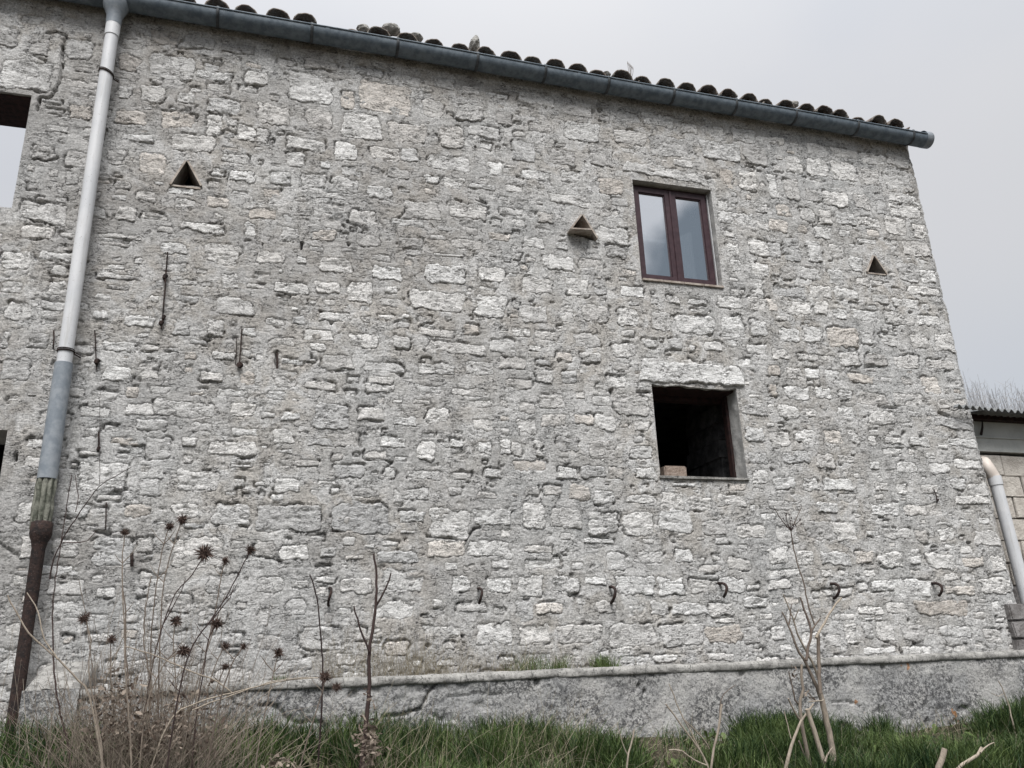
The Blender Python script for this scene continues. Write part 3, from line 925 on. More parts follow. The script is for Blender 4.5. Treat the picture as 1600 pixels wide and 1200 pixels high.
# ---- stones
bysize = sorted(range(len(stones)), key=lambda i: -(stones[i][2] * stones[i][3]) * (1.0 if i < n_traced else 0.5))
single = set(bysize[:298])


def stone_arrays(st, step=0.0095, lintel=False):
    cx, cz, hw, hh, prom, tint, warm, seed = st
    m = 0.045
    nx, nz = max(4, int((2 * hw + 2 * m) / step)), max(4, int((2 * hh + 2 * m) / step))
    x = np.linspace(cx - hw - m, cx + hw + m, nx + 1)
    z = np.linspace(cz - hh - m, cz + hh + m, nz + 1)
    X_, Z_ = np.meshgrid(x, z, indexing='ij')
    sd = outline_sd(X_, Z_, st)
    prof = np.clip(-sd / 0.016, 0, 1)
    pr = prof * (2 - prof)
    crag = 0.015 * fbm(X_ * 10 + seed, Z_ * 18 + seed, 5, seed % 4, 0.72)
    tq = 3.2 * fbm(X_ * 6.5 + seed * 2, Z_ * 11 + seed, 3, (seed + 1) % 5, 0.55)
    fr = tq - np.floor(tq)
    crag = 0.6 * crag + 0.0042 * (np.floor(tq) + sstep(0.38, 0.62, fr))
    led = fbm(X_ * 6 + seed, Z_ * 26 + seed, 3, (seed + 3) % 6, 0.6)
    crag = crag - 0.013 * np.exp(-(led / 0.05) ** 2) * sstep(-0.1, 0.25, fbm(X_ * 5 + seed, Z_ * 6, 2, 1))
    tilt = ((seed % 17) / 17 - .5) * 0.04 * (X_ - cx) + ((seed % 13) / 13 - .35) * 0.07 * (Z_ - cz)
    h = -0.028 + (prom + 0.028) * pr + crag * np.minimum(1, prof * 1.6) + tilt * prof
    h = np.where(sd > 0, -0.028 - np.minimum(sd * 2.2, 0.03), h)
    Y = WALL_Y - h + 0.045 * sstep(7.36, 7.47, X_) ** 2
    XX = X_ + lean(X_, Z_) + 0.030 * fbm(Z_ * 5, Z_ * 0 + 3.3, 4, 1, 0.65) * sstep(7.25, 7.47, X_)
    # bring stones at a jamb back behind the opening's edge
    for a, b, c, d in OPEN:
        ins = (X_ > a - .004) & (X_ < b + .004) & (Z_ > c - .004) & (Z_ < d + .004)
        if ins.any():
            XX = np.where(ins & (np.full(X_.shape, cx) > b), b + .004, XX)
            XX = np.where(ins & (np.full(X_.shape, cx) < a), a - .004, XX)
            Z_ = np.where(ins & (np.full(X_.shape, cz) > d) & (np.full(X_.shape, cx) > a) & (np.full(X_.shape, cx) < b), d + .002, Z_)
            Z_ = np.where(ins & (np.full(X_.shape, cz) < c) & (np.full(X_.shape, cx) > a) & (np.full(X_.shape, cx) < b), c - .004, Z_)
    core = np.clip(-sd / 0.030, 0, 1) * (0.75 + 0.35 * ((seed * 7) % 11) / 11)
    ii = np.arange(X_.size).reshape(X_.shape)
    Fq = np.stack([ii[:-1, :-1], ii[1:, :-1], ii[1:, 1:], ii[:-1, 1:]], -1).reshape(-1, 4)
    mn = np.maximum.reduce([-sd[:-1, :-1], -sd[1:, :-1], -sd[1:, 1:], -sd[:-1, 1:]]).reshape(-1)
    Fq = Fq[mn > -0.018]
    return np.stack([XX, Y, Z_], -1).reshape(-1, 3), Fq, core.ravel()


def compact(V, Fq, *arrs):
    used, inv = np.unique(Fq, return_inverse=True)
    return V[used], inv.reshape(Fq.shape), [a[used] for a in arrs]


rest = []
for i, st in enumerate(stones):
    V, Fq, core = stone_arrays(st, 0.0095 if i < n_traced else 0.0125)
    if len(Fq) == 0:
        continue
    V, Fq, (core,) = compact(V, Fq, core)
    if i in single:
        c = np.array([st[0], WALL_Y, st[1]])
        me = np_mesh('stone', V - c, Fq, True, {'tint': st[5], 'warm': st[6], 'core': core})
        link('stone', me, MT['stone'], wall, loc=(c[0] - HX, c[1] - HY, c[2] - HZ))
    else:
        rest.append((V, Fq, core, st[5], st[6]))
off, VV, FF, CC, TT, WW = 0, [], [], [], [], []
for V, Fq, core, t, w in rest:
    VV.append(V); FF.append(Fq + off); CC.append(core)
    TT.append(np.full(len(V), t)); WW.append(np.full(len(V), w))
    off += len(V)
link('small_stones', np_mesh('small_stones', np.concatenate(VV) - np.array([HX, HY, HZ]), np.concatenate(FF), True,
     {'tint': np.concatenate(TT), 'warm': np.concatenate(WW), 'core': np.concatenate(CC)}), MT['stone'], wall, kind='stuff')
for k, st in enumerate(LINTELS):
    V, Fq, core = stone_arrays(st)
    V, Fq, (core,) = compact(V, Fq, core)
    c = np.array([st[0], WALL_Y, st[1]])
    link('lintel', np_mesh('lintel', V - c, Fq, True, {'tint': st[5], 'warm': st[6], 'core': np.clip(core * 1.5, 0, 1)}), MT['stone'], house,
         loc=(c[0] - HX, c[1] - HY, c[2] - HZ), label=('long pale lintel stone over the empty window opening', 'worn grey lintel over the brown window')[k])
print('stones', len(stones), 'traced', n_traced, 'rest', len(rest))


def hb(mb, name, mat, parent=house, **kw):
    """build a part in house space"""
    v = [(x - HX, y - HY, z - HZ) for x, y, z in mb.v]
    mb.v = v
    return mb.build(name, mat, parent, **kw)


# ---- body of the house behind the front
mb = MB()
mb.box(7.38, 7.42, 7.06, 12.9, 0.6, 7.7)                    # gable end
mb.box(-1.84, 7.42, 12.9, 13.3, 0.6, 9.2)                   # back
mb.box(-1.84, -1.60, 7.52, 12.9, 0.6, 7.7)                  # cross wall between rooms and ruin
mb.box(-4.2, -4.0, 7.02, 12.9, 0.6, 7.4)
mb.box(-4.2, -1.86, 12.9, 13.3, 0.6, 5.2)
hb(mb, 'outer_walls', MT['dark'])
mb = MB()
mb.box(-1.60, 7.37, 7.02, 12.9, 4.78, 4.98)                 # upper floor
mb.box(-1.60, 7.37, 7.52, 12.9, 0.5, 0.9)
mb.box(-4.0, -1.86, 7.02, 12.9, 4.78, 4.98)
hb(mb, 'floor_slab', MT['dark'])
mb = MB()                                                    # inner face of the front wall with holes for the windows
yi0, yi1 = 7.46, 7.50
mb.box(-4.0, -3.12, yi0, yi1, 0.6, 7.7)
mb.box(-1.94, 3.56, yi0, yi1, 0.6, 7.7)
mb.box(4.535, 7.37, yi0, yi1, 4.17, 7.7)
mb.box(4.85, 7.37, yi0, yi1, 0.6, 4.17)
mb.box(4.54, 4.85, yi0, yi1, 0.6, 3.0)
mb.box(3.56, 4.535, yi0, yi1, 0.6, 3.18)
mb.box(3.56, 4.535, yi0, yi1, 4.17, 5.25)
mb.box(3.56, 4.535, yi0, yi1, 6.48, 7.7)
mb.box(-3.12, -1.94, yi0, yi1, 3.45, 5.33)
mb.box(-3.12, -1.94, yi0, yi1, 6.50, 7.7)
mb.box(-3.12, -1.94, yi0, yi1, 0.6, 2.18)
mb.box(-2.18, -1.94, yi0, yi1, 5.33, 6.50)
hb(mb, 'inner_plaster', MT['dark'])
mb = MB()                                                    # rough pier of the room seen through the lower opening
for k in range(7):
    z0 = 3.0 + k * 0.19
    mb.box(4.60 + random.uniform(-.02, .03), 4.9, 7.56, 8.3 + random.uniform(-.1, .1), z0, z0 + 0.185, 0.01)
hb(mb, 'inner_jamb', MT['shadestone'])

# ---- roof
mb = MB()
rs_ = math.tan(math.radians(17))
mb.add([(-4.2, 6.97, 7.62), (7.5, 6.97, 7.62), (7.5, 13.3, 7.62 + 6.33 * rs_), (-1.7, 13.3, 7.62 + 6.33 * rs_), (-1.7, 7.6, 7.62 + .63 * rs_), (-4.2, 7.6, 7.62 + .63 * rs_),
        (-4.2, 6.97, 7.58), (7.5, 6.97, 7.58), (7.5, 13.3, 7.58 + 6.33 * rs_), (-1.7, 13.3, 7.58 + 6.33 * rs_), (-1.7, 7.6, 7.58 + .63 * rs_), (-4.2, 7.6, 7.58 + .63 * rs_)],
       [(0, 1, 2, 3, 4, 5), (11, 10, 9, 8, 7, 6), (0, 6, 7, 1), (1, 7, 8, 2), (2, 8, 9, 3), (3, 9, 10, 4), (4, 10, 11, 5), (5, 11, 6, 0)])
hb(mb, 'roof_deck', MT['oldwood'])


def barrel(r0, r1, L, up=True, n=14, th=0.014, seed=0):
    """half round tapered clay tile lying along +y, front end at y=0"""
    r = random.Random(seed)
    V, Fc = [], []
    ph = [r.uniform(0, 6) for _ in range(3)]
    for j, (y, rr) in enumerate(((0.0, r0), (L * .5, (r0 + r1) / 2), (L, r1))):
        for layer in (0, 1):
            for i in range(n + 1):
                a = math.pi * (0.04 + 0.92 * i / n)
                q = (rr - th * layer) * (1 + 0.02 * math.sin(3 * a + ph[0]))
                yy = y + (0.005 * math.sin(5 * a + ph[1]) + 0.004 * math.sin(11 * a + ph[2]) if j == 0 else 0)
                V.append((q * math.cos(a), yy, q * math.sin(a) * 0.92 * (1 if up else -1)))
    m = n + 1
    for j in range(2):
        for i in range(n):
            a0 = (2 * j) * m + i
            b0 = (2 * j + 2) * m + i
            Fc.append((a0, a0 + 1, b0 + 1, b0))
            a1 = (2 * j + 1) * m + i
            b1 = (2 * j + 3) * m + i
            Fc.append((a1, b1, b1 + 1, a1 + 1))
        for e in (0, n):
            Fc.append(((2 * j) * m + e, (2 * j + 2) * m + e, (2 * j + 3) * m + e, (2 * j + 1) * m + e))
    for j, (o_, i_) in enumerate(((0, 1), (4, 5))):
        for i in range(n):
            Fc.append((o_ * m + i, i_ * m + i, i_ * m + i + 1, o_ * m + i + 1))
    me = bpy.data.meshes.new('roof_tile')
    me.from_pydata(V, [], Fc)
    me.materials.append(MT['tile'])
    bm = bmesh.new(); bm.from_mesh(me); bmesh.ops.recalc_face_normals(bm, faces=bm.faces); bm.to_mesh(me); bm.free()
    me.polygons.foreach_set('use_smooth', [True] * len(me.polygons))
    return me


cover = [barrel(0.112, 0.085, 0.46, True, seed=k) for k in range(6)]
pan = [barrel(0.10, 0.09, 0.46, False, seed=20 + k) for k in range(3)]
TX = [-1.031, -0.74, -0.472, -0.17, 0.09, 0.55, 0.82, 1.112, 1.395, 1.677, 1.95, 2.23, 2.476, 2.729, 2.999, 3.242, 3.52, 3.768, 4.046, 4.329,
      4.589, 4.844, 5.119, 5.362, 5.629, 5.909, 6.151, 6.384, 6.66, 6.938, 7.182]
TX = [-4.0 + .27 * k for k in range(11)] + TX
TZ = {0.55: -.045, 0.82: 0, 3.242: -.03, 5.362: -.02, 6.66: -.05, 0.09: .012, 3.768: -.03}
rt = random.Random(3)
for row in range(3):
    for k, x in enumerate(TX):
        if x < -1.9 and row > 1:
            continue
        y = 6.90 + 0.38 * row
        if row == 0:
            y += TZ.get(x, 0) * -1.2 + rt.uniform(-.015, .015)
        z = 7.664 + (y - 6.90) * rs_ + 0.012 * row + TZ.get(x, 0) + rt.uniform(-.006, .006)
        o = link('roof_tile', rt.choice(cover), None, house, loc=(x - HX, y - HY, z - HZ))
        o.rotation_euler = (math.radians(17 - 2), rt.uniform(-.05, .05), rt.uniform(-.05, .05))
        s = rt.uniform(.95, 1.12)
        o.scale = (s, 1, s)
        nxt = TX[k + 1] if k + 1 < len(TX) else x + .26
        xp = (x + nxt) / 2
        o = link('roof_tile', rt.choice(pan), None, house, loc=(xp - HX, y + .03 - HY, 7.715 + (y + .03 - 6.90) * rs_ + 0.012 * row - HZ))
        o.rotation_euler = (math.radians(15), 0, rt.uniform(-.03, .03))

# ---- gutter: a half round trough with a rolled lip, bead rings at its brackets, an end cap
GY0, GR = 6.872, 0.100


def gzc(x):
    return 7.562 - 0.006 * x + 0.006 * math.sin(x * 1.3)


def ring(x, r, a0, a1, n):
    return [(x, GY0 - r * math.cos(a), gzc(x) - r * math.sin(a)) for a in np.linspace(a0, a1, n)]


mb = MB()
xs_ = list(np.linspace(-4.2, 7.5, 40))
n = 17
V = []
for x in xs_:
    V += ring(x, GR, -0.12, math.pi + 0.0, n)
for x in xs_:
    V += ring(x, GR - .006, -0.12, math.pi + 0.0, n)
Fc = []
o2 = len(xs_) * n
for j in range(len(xs_) - 1):
    for i in range(n - 1):
        a = j * n + i
        Fc.append((a, a + n, a + n + 1, a + 1))
        Fc.append((o2 + a, o2 + a + 1, o2 + a + n + 1, o2 + a + n))
    for e in (0, n - 1):
        a = j * n + e
        Fc.append((a, o2 + a, o2 + a + n, a + n))
mb.add(V, Fc)
lip = [(x, GY0 - GR - .002, gzc(x) + .012) for x in xs_]
mb.tube(lip, 0.009, 8)
gut = hb(mb, 'gutter', MT['gutter'], smooth=True)
# union collars
for x in (-1.25, 0.31, 2.95, 6.04):
    mb = MB()
    V = ring(x - .018, GR + .004, -0.1, math.pi, n) + ring(x + .018, GR + .004, -0.1, math.pi, n)
    mb.add(V, [(i, i + n, i + n + 1, i + 1) for i in range(n - 1)])
    hb(mb, 'joint_collar', MT['gutter'], gut, smooth=True)
for x in (-3.6, -2.7, -0.715, 0.158, 1.002, 1.833, 2.573, 3.296, 4.076, 4.861, 5.65, 6.502, 7.30):
    mb = MB()
    w = .014
    V = ring(x - w, GR + .007, -0.35, math.pi + .1, n) + ring(x + w, GR + .007, -0.35, math.pi + .1, n) + \
        ring(x - w, GR + .001, -0.35, math.pi + .1, n) + ring(x + w, GR + .001, -0.35, math.pi + .1, n)
    Fc = [(i, i + n, i + n + 1, i + 1) for i in range(n - 1)] + [(i, i + 1, 2 * n + i + 1, 2 * n + i) for i in range(n - 1)] + \
         [(n + i, 3 * n + i, 3 * n + i + 1, n + i + 1) for i in range(n - 1)]
    mb.add(V, Fc)
    hb(mb, 'bracket', MT['bracket'], gut, smooth=True)
mb = MB()
V = [(7.5, GY0, gzc(7.5))] + ring(7.5, GR + .004, 0, 2 * math.pi * 0.999, 25) + ring(7.60, GR + .002, 0, 2 * math.pi * 0.999, 25) + [(7.60, GY0, gzc(7.5))]
mb.add(V, [(1 + i, 26 + i, 27 + i, 2 + i) for i in range(24)] + [(51, 27 + i, 26 + i) for i in range(24)])
hb(mb, 'end_cap', MT['pvcgrey'], gut, smooth=True)

# ---- downpipe in four lengths
PX, PYY = -1.606, 6.865


def pipe(name, z0, z1, r0, r1, mat, parent, label=None, x0=None, wob=0.0, n=20):
    mb = MB()
    k = max(3, int((z1 - z0) / .25))
    zz = np.linspace(z1, z0, k)
    pts = [((x0 if x0 is not None else PX) + random.uniform(-wob, wob), PYY, z) for z in zz]
    mb.tube(pts, list(np.linspace(r1, r0, k)), n)
    return hb(mb, name, mat, parent, smooth=False if wob else True, label=label)


outlet = MB()
prof = [(7.60, .115), (7.52, .12), (7.46, .11), (7.40, .085), (7.36, .068), (7.26, .064)]
outlet.tube([(PX, PYY, z) for z, r in prof], [r for z, r in prof], 20)
hb(outlet, 'gutter_outlet', MT['pvcgrey'], smooth=True)
dp = pipe('downpipe', 3.93, 7.30, .056, .056, MT['pvc'], house, 'white plastic length of the downpipe')
mb = MB()
mb.tube([(PX, PYY, 7.31), (PX, PYY, 7.13)], .062, 20)
hb(mb, 'pipe_socket', MT['pvc'], dp, smooth=True)


def strap(z, tilt):
    mb = MB()
    pts = []
    for a in np.linspace(-0.6, math.pi + 0.6, 15):
        pts.append((PX + .061 * math.cos(a), PYY - .061 * math.sin(a), z + tilt * math.cos(a)))
    pts = [(PX + .085, 6.99, z - tilt)] + pts[::1] + [(PX - .085, 6.99, z + tilt)]
    mb.tube(pts, .006, 6)
    mb.tube([(p[0], p[1], p[2] + .016) for p in pts], .004, 5)
    hb(mb, 'wire_strap', MT['rust'], dp)


strap(6.72, -.02)
strap(4.05, .0)
gp = pipe('downpipe', 3.02, 3.95, .070, .066, MT['pvcgrey'], house, 'blue grey plastic length of the downpipe')
mb = MB()
for a in range(5):
    an = math.pi * (0.05 + a * 0.22)
    pts = [(PX + .052 * math.cos(an) + random.uniform(-.004, .004), PYY - .045 * math.sin(an), z) for z in np.linspace(3.04, 2.64, 6)]
    mb.tube(pts, [.018, .024, .02, .026, .019, .014], 7)
hb(mb, 'mossy_joint', MT['moss'], smooth=True, label='green mossy broken length of the downpipe')
ip = MB()
prof = [(2.70, .062), (2.69, .074), (2.61, .076), (2.58, .070), (2.55, .056), (2.50, .046), (1.9, .044), (1.1, .046)]
ip.tube([(PX + .01, PYY, z) for z, r in prof], [r for z, r in prof], 20)
hb(ip, 'downpipe', MT['rust'], smooth=True, label='rusty cast iron foot of the downpipe')

# ---- upper window
wx0, wx1, wz0, wz1 = OPEN[2]
win = MB()
fy = 7.095
fw = .045
x0, x1, z0, z1 = wx0 + .004, wx1 - .010, wz0 + .014, wz1 - .006
win.box(x0, x1, fy, fy + .07, z0, z0 + fw)
win.box(x0, x1, fy, fy + .07, z1 - fw, z1)
win.box(x0, x0 + fw, fy, fy + .07, z0 + fw, z1 - fw)
win.box(x1 - fw, x1, fy, fy + .07, z0 + fw, z1 - fw)
window = hb(win, 'window', MT['wood'], label='brown framed window with two glazed sashes')
xm = (x0 + x1) / 2
for (a, b, ph) in ((x0 + .030, xm - .006, 0), (xm + .006, x1 - .030, 1)):
    s = MB()
    y0 = fy - .022
    sw = .058
    s.box(a, b, y0, y0 + .06, z0 + .03, z0 + .03 + sw)
    s.box(a, b, y0, y0 + .06, z1 - .03 - sw, z1 - .03)
    s.box(a, a + sw, y0, y0 + .06, z0 + .03 + sw, z1 - .03 - sw)
    s.box(b - sw, b, y0, y0 + .06, z0 + .03 + sw, z1 - .03 - sw)
    # stepped glazing bead
    g = .012
    s.box(a + sw, b - sw, y0 + .012, y0 + .05, z0 + .03 + sw, z0 + .03 + sw + g)
    s.box(a + sw, b - sw, y0 + .012, y0 + .05, z1 - .03 - sw - g, z1 - .03 - sw)
    s.box(a + sw, a + sw + g, y0 + .012, y0 + .05, z0 + .03 + sw + g, z1 - .03 - sw - g)
    s.box(b - sw - g, b - sw, y0 + .012, y0 + .05, z0 + .03 + sw + g, z1 - .03 - sw - g)
    hb(s, 'sash', MT['wood'], window)
    gl = MB()
    gl.box(a + sw + .002, b - sw - .002, y0 + .024, y0 + .030, z0 + .032 + sw, z1 - .032 - sw)
    hb(gl, 'glass_pane', MT['glass'], window)
s = MB()
s.box(xm - .012, xm + .012, fy - .034, fy - .023, z0 + .035, z1 - .035)
hb(s, 'cover_strip', MT['wood'], window)
for k in range(4):
    sx0 = wx0 + .005 + k * (wx1 - wx0 - .0) / 4
    s = MB()
    s.box(sx0, sx0 + (wx1 - wx0) / 4 - .006, 6.978, 7.09, wz0 - .012, wz0 + .012)
    hb(s, 'sill_tile', MT['clay'], window, bevel=.002)
s = MB()
s.box(wx1 - .018, wx1 - .009, 7.07, 7.093, wz0 + .03, wz1 - .03)
hb(s, 'edge_strip', MT['pvc'], window)

# ---- lower opening: rotten side posts, sill, block
wx0, wx1, wz0, wz1 = OPEN[3]
win = MB()
win.box(wx1 - .030, wx1 - .002, 7.19, 7.26, wz0 + .015, wz1 - .03, 0.002)
frame = hb(win, 'window', MT['oldwood'], label='old wooden frame posts left in the empty window opening')
s = MB()
s.box(wx0 + .002, wx0 + .028, 7.06, 7.12, wz0 + .015, wz1 - .10, 0.002)
hb(s, 'frame_post', MT['oldwood'], frame)
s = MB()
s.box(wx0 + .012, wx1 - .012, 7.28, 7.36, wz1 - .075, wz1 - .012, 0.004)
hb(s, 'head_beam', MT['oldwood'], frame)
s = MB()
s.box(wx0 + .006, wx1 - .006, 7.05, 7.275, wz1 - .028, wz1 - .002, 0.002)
hb(s, 'soffit_shade_board', MT['oldwood'], frame)  # dark board added to deepen the shade under the lintel
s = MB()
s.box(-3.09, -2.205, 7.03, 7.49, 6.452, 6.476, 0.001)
hb(s, 'soffit_shade_board', MT['oldwood'])  # added dark board standing in for the shaded underside of the left opening
s = MB()
s.box(wx0 - .01, wx1 + .01, 6.975, 7.40, wz0 - .015, wz0 + .012, 0.003)
hb(s, 'sill', MT['coping'], frame, bevel=.003)

# ---- triangular vents of clay slabs
for k, (A, Lf, Rt) in enumerate(VENTS):
    vent = MB()
    dy = .35
    # throat behind the slabs, coloured near black to stand for its shade
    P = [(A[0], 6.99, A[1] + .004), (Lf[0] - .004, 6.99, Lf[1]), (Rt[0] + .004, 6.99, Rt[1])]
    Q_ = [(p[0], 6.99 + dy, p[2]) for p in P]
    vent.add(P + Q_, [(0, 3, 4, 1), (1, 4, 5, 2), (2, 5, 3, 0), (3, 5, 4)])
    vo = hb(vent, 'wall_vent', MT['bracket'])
    jut = (.028, .070, .022)[k]
    for (p, q) in ((A, Lf), (A, Rt)):
        d = np.array([q[0] - p[0], q[1] - p[1]])
        L = np.hypot(*d)
        nrm = np.array([d[1], -d[0]]) / L
        mid = np.array([(A[0] + Lf[0] + Rt[0]) / 3, (A[1] + Lf[1] + Rt[1]) / 3])
        if nrm @ (np.array(p) - mid) < 0:
            nrm = -nrm
        th = .017
        p2, q2 = np.array(p) + nrm * .001, np.array(q) + nrm * .001 + d / L * .012
        pts = [p2, q2, q2 + nrm * th, p2 + nrm * th]
        s = MB()
        V = [(c[0], 7.0 - jut, c[1]) for c in pts] + [(c[0], 7.25, c[1]) for c in pts]
        s.add(V, [(0, 1, 2, 3), (7, 6, 5, 4), (0, 4, 5, 1), (1, 5, 6, 2), (2, 6, 7, 3), (3, 7, 4, 0)])
        hb(s, 'clay_slab', MT['clay'], vo)
    s = MB()
    if k == 1:      # the broken floor slab of the middle vent sticks out
        lz, rz = Lf[1] + .005, Rt[1] + .05
        V = [(Lf[0] - .03, 6.87, lz - .03), (Rt[0] - .07, 6.86, rz - .01), (Rt[0] - .0, 7.2, rz - .02), (Lf[0] - .01, 7.2, lz)]
        V += [(x, y, z + .014) for x, y, z in V]
        s.add(V, [(3, 2, 1, 0), (4, 5, 6, 7), (0, 1, 5, 4), (1, 2, 6, 5), (2, 3, 7, 6), (3, 0, 4, 7)])
    else:
        s.box(Lf[0] - .01, Rt[0] + .012, 7.0 - .012, 7.2, min(Lf[1], Rt[1]) - .016, min(Lf[1], Rt[1]) - .001, .002)
    hb(s, 'clay_slab', MT['clay'], vo)

# ---- iron hooks, bars and pins standing out of the wall
for k, (px, py) in enumerate(((514, 932), (747, 932), (953, 929), (1125, 923), (1299, 923), (1458, 922))):
    x, z = wp(px, py)
    s_, out_ = .066, .11
    pts = [(x, 7.05, z + s_)] + [(x + .01 * math.sin(a * 2), 6.99 - out_ * math.cos(a), z + s_ * math.sin(a) * (1 if a > 0 else 1.1)) for a in np.linspace(1.5, -1.5 + (.5 if k % 2 else 0), 11)]
    mb = MB()
    mb.tube(pts, [.011 if k < 2 else .0135] * len(pts), 8)
    hb(mb, 'iron_hook', MT['rust'], smooth=True)
for (px, py, px2, py2, r, lumps) in ((262, 394, 252, 514, .0055, ((258, 434, .022, .034), (252, 506, .022, .022), (256, 497, .016, .03))),
                                     (378, 514, 374, 572, .0045, ((374, 572, .03, .010),)), (370, 528, 368, 570, .003, ()),
                                     (148, 516, 151, 578, .004, ((152, 566, .024, .03),)), (84, 516, 83, 545, .005, ()),
                                     (433, 552, 433, 576, .006, ()), (1459, 765, 1464, 786, .005, ((1464, 782, .012, .016),)),
                                     (154, 675, 154, 705, .005, ((154, 702, .014, .026),)), (166, 785, 165, 828, .004, ()), (206, 865, 206, 885, .010, ()),
                                     (390, 1, 390, 2, .001, ())):
    if r < .002:
        continue
    a, b = at(px, py, 6.975), at(px2, py2, 6.975)
    mb = MB()
    mb.tube(polyline([a, ((a[0] + b[0]) / 2 + .004, 6.965, (a[2] + b[2]) / 2), b], .08, .003, px), r * 1.35, 6)
    for (lx, ly, rw, rh) in lumps:
        c = at(lx, ly, 6.985)
        mb.tube([(c[0] + random.uniform(-.006, .006), 6.985, c[2] + rh), (c[0] + .004, 6.97, c[2] + rh * .4), (c[0] - .003, 6.97, c[2] - rh * .3), (c[0], 6.985, c[2] - rh)],
                [rw * .25, rw, rw * .85, rw * .2], 7)
    hb(mb, 'iron_bar', MT['rust'])

# a loose block in the opening
bx0, _, bz0 = at(1037, 746, 7.12)
bx1 = at(1073, 746, 7.12)[0]
s = MB()
zt = OPEN[3][2] + .016
s.box(bx0 + .01, bx1, 7.10, 7.26, zt, zt + .125)
blk = s.build('stone_block', MT['tuff'], None, origin=((bx0 + bx1) / 2, 7.16, zt), bevel=.012,
              label='small brown pitted block lying on the sill of the empty window opening', cat='block')

# ------------------------------------------------------------------ low wall with coping in front of the house
LWY, LZ = 6.45, 1.515
low = thing('low_wall', 'low lichen stained concrete planter wall with pale rounded coping along the foot of the house', 'low wall', (3, LWY, 0.9))
LX, LY, LZ0 = 3, LWY, 0.9
lx_ = seg([-1.45, 7.6, 11.0], 0.014)
lx_ = np.concatenate([seg([-1.45, 7.6], 0.014), seg([7.6, 11], 0.06)[1:]])
lz_ = seg([0.6, 1.47], 0.014)
AX, AZ = np.meshgrid(lx_, lz_, indexing='ij')
HL = 0.012 * fbm(AX * 2, AZ * 3, 4, 1) + 0.006 * fbm(AX * 18, AZ * 22, 4, 2, 0.7)
HL -= 0.012 * sstep(0.15, 0.4, fbm(AX * 10, AZ * 14, 3, 5)) * sstep(-.1, .3, fbm(AX * .9, AZ * 2, 2, 6))


def lp(px, py):
    p = at(px, py, LWY)
    return p[0], p[2]


grid = (AX, AZ, HL, lx_, lz_)
for pts, w, dp in (([(690, 1056), (672, 1080), (655, 1108), (628, 1116), (600, 1120)], .008, .05), ([(405, 1101), (432, 1104), (445, 1121), (465, 1129), (498, 1127)], .008, .04),
                   ([(352, 1078), (362, 1098), (395, 1108)], .007, .03), ([(364, 1108), (350, 1130), (318, 1158)], .007, .03), ([(502, 1128), (515, 1150)], .008, .04),
                   ([(700, 1088), (800, 1082)], .006, .02), ([(1296, 1098), (1330, 1096), (1345, 1104)], .006, .03), ([(1448, 1125), (1452, 1150)], .012, .05),
                   ([(1340, 1150), (1325, 1135), (1310, 1130)], .010, .05), ([(1375, 1147), (1388, 1140), (1398, 1148)], .014, .06), ([(1500, 1110), (1512, 1106)], .02, .05)):
    carve([lp(*p) for p in pts], w, dp, 2, grid)
for (px, py, w) in ((551, 1085, .020), (838, 1066, .020), (1160, 1053, .018), (1380, 1043, .016), (997, 1073, .010), (1006, 1081, .010)):
    p = lp(px, py)
    carve([p, (p[0] + .002, p[1] + .012)], w, .08, 4, grid)
idx = np.arange(AX.size).reshape(AX.shape)
Q = np.stack([idx[:-1, :-1], idx[1:, :-1], idx[1:, 1:], idx[:-1, 1:]], -1).reshape(-1, 4)
endc = np.exp(-((AX + 1.45) / 0.03) ** 2)
V = np.stack([AX - LX, LWY - HL + 0.03 * endc - LY, AZ - LZ0], -1).reshape(-1, 3)
lw = link('wall_face', np_mesh('wall_face', V, Q), MT['low'], low)
mb = MB()
mb.box(-1.44, 11.0, LWY + .03, LWY + .16, .6, 1.44)
mb.box(-1.44, -1.28, LWY + .03, 6.96, .6, 1.46)
mb.v = [(x - LX, y - LY, z - LZ0) for x, y, z in mb.v]
mb.build('wall_core', MT['low'], low)
# coping: rounded nose swept along x
cx_ = np.concatenate([seg([-1.45, 7.6], 0.03), seg([7.6, 11], 0.1)[1:]])
prof = [(.06, -.062), (.000, -.064), (-.012, -.058), (-.018, -.044), (-.017, -.022), (-.008, -.006), (.03, .003), (.09, .004), (.135, -.002), (.150, -.02), (.152, -.09)]
CV = []
for x in cx_:
    for k, (dy, dz) in enumerate(prof):
        CV.append((x - LX, LWY + dy + 0.010 * float(fbm(x * 3, k * .4, 3, 1)) + .006 * float(fbm(x * 13, k * .9, 3, 3)) - LY,
                   LZ + dz + 0.010 * float(fbm(x * .8, 0, 2, 2)) + 0.007 * float(fbm(x * 11, k * .8, 3, 3)) - LZ0))
k = len(prof)
Fc = []
for i in range(len(cx_) - 1):
    for j in range(k - 1):
        Fc.append((i * k + j, i * k + j + 1, (i + 1) * k + j + 1, (i + 1) * k + j))
cop = link('coping', np_mesh('coping', np.array(CV), np.array(Fc)), MT['coping'], low)
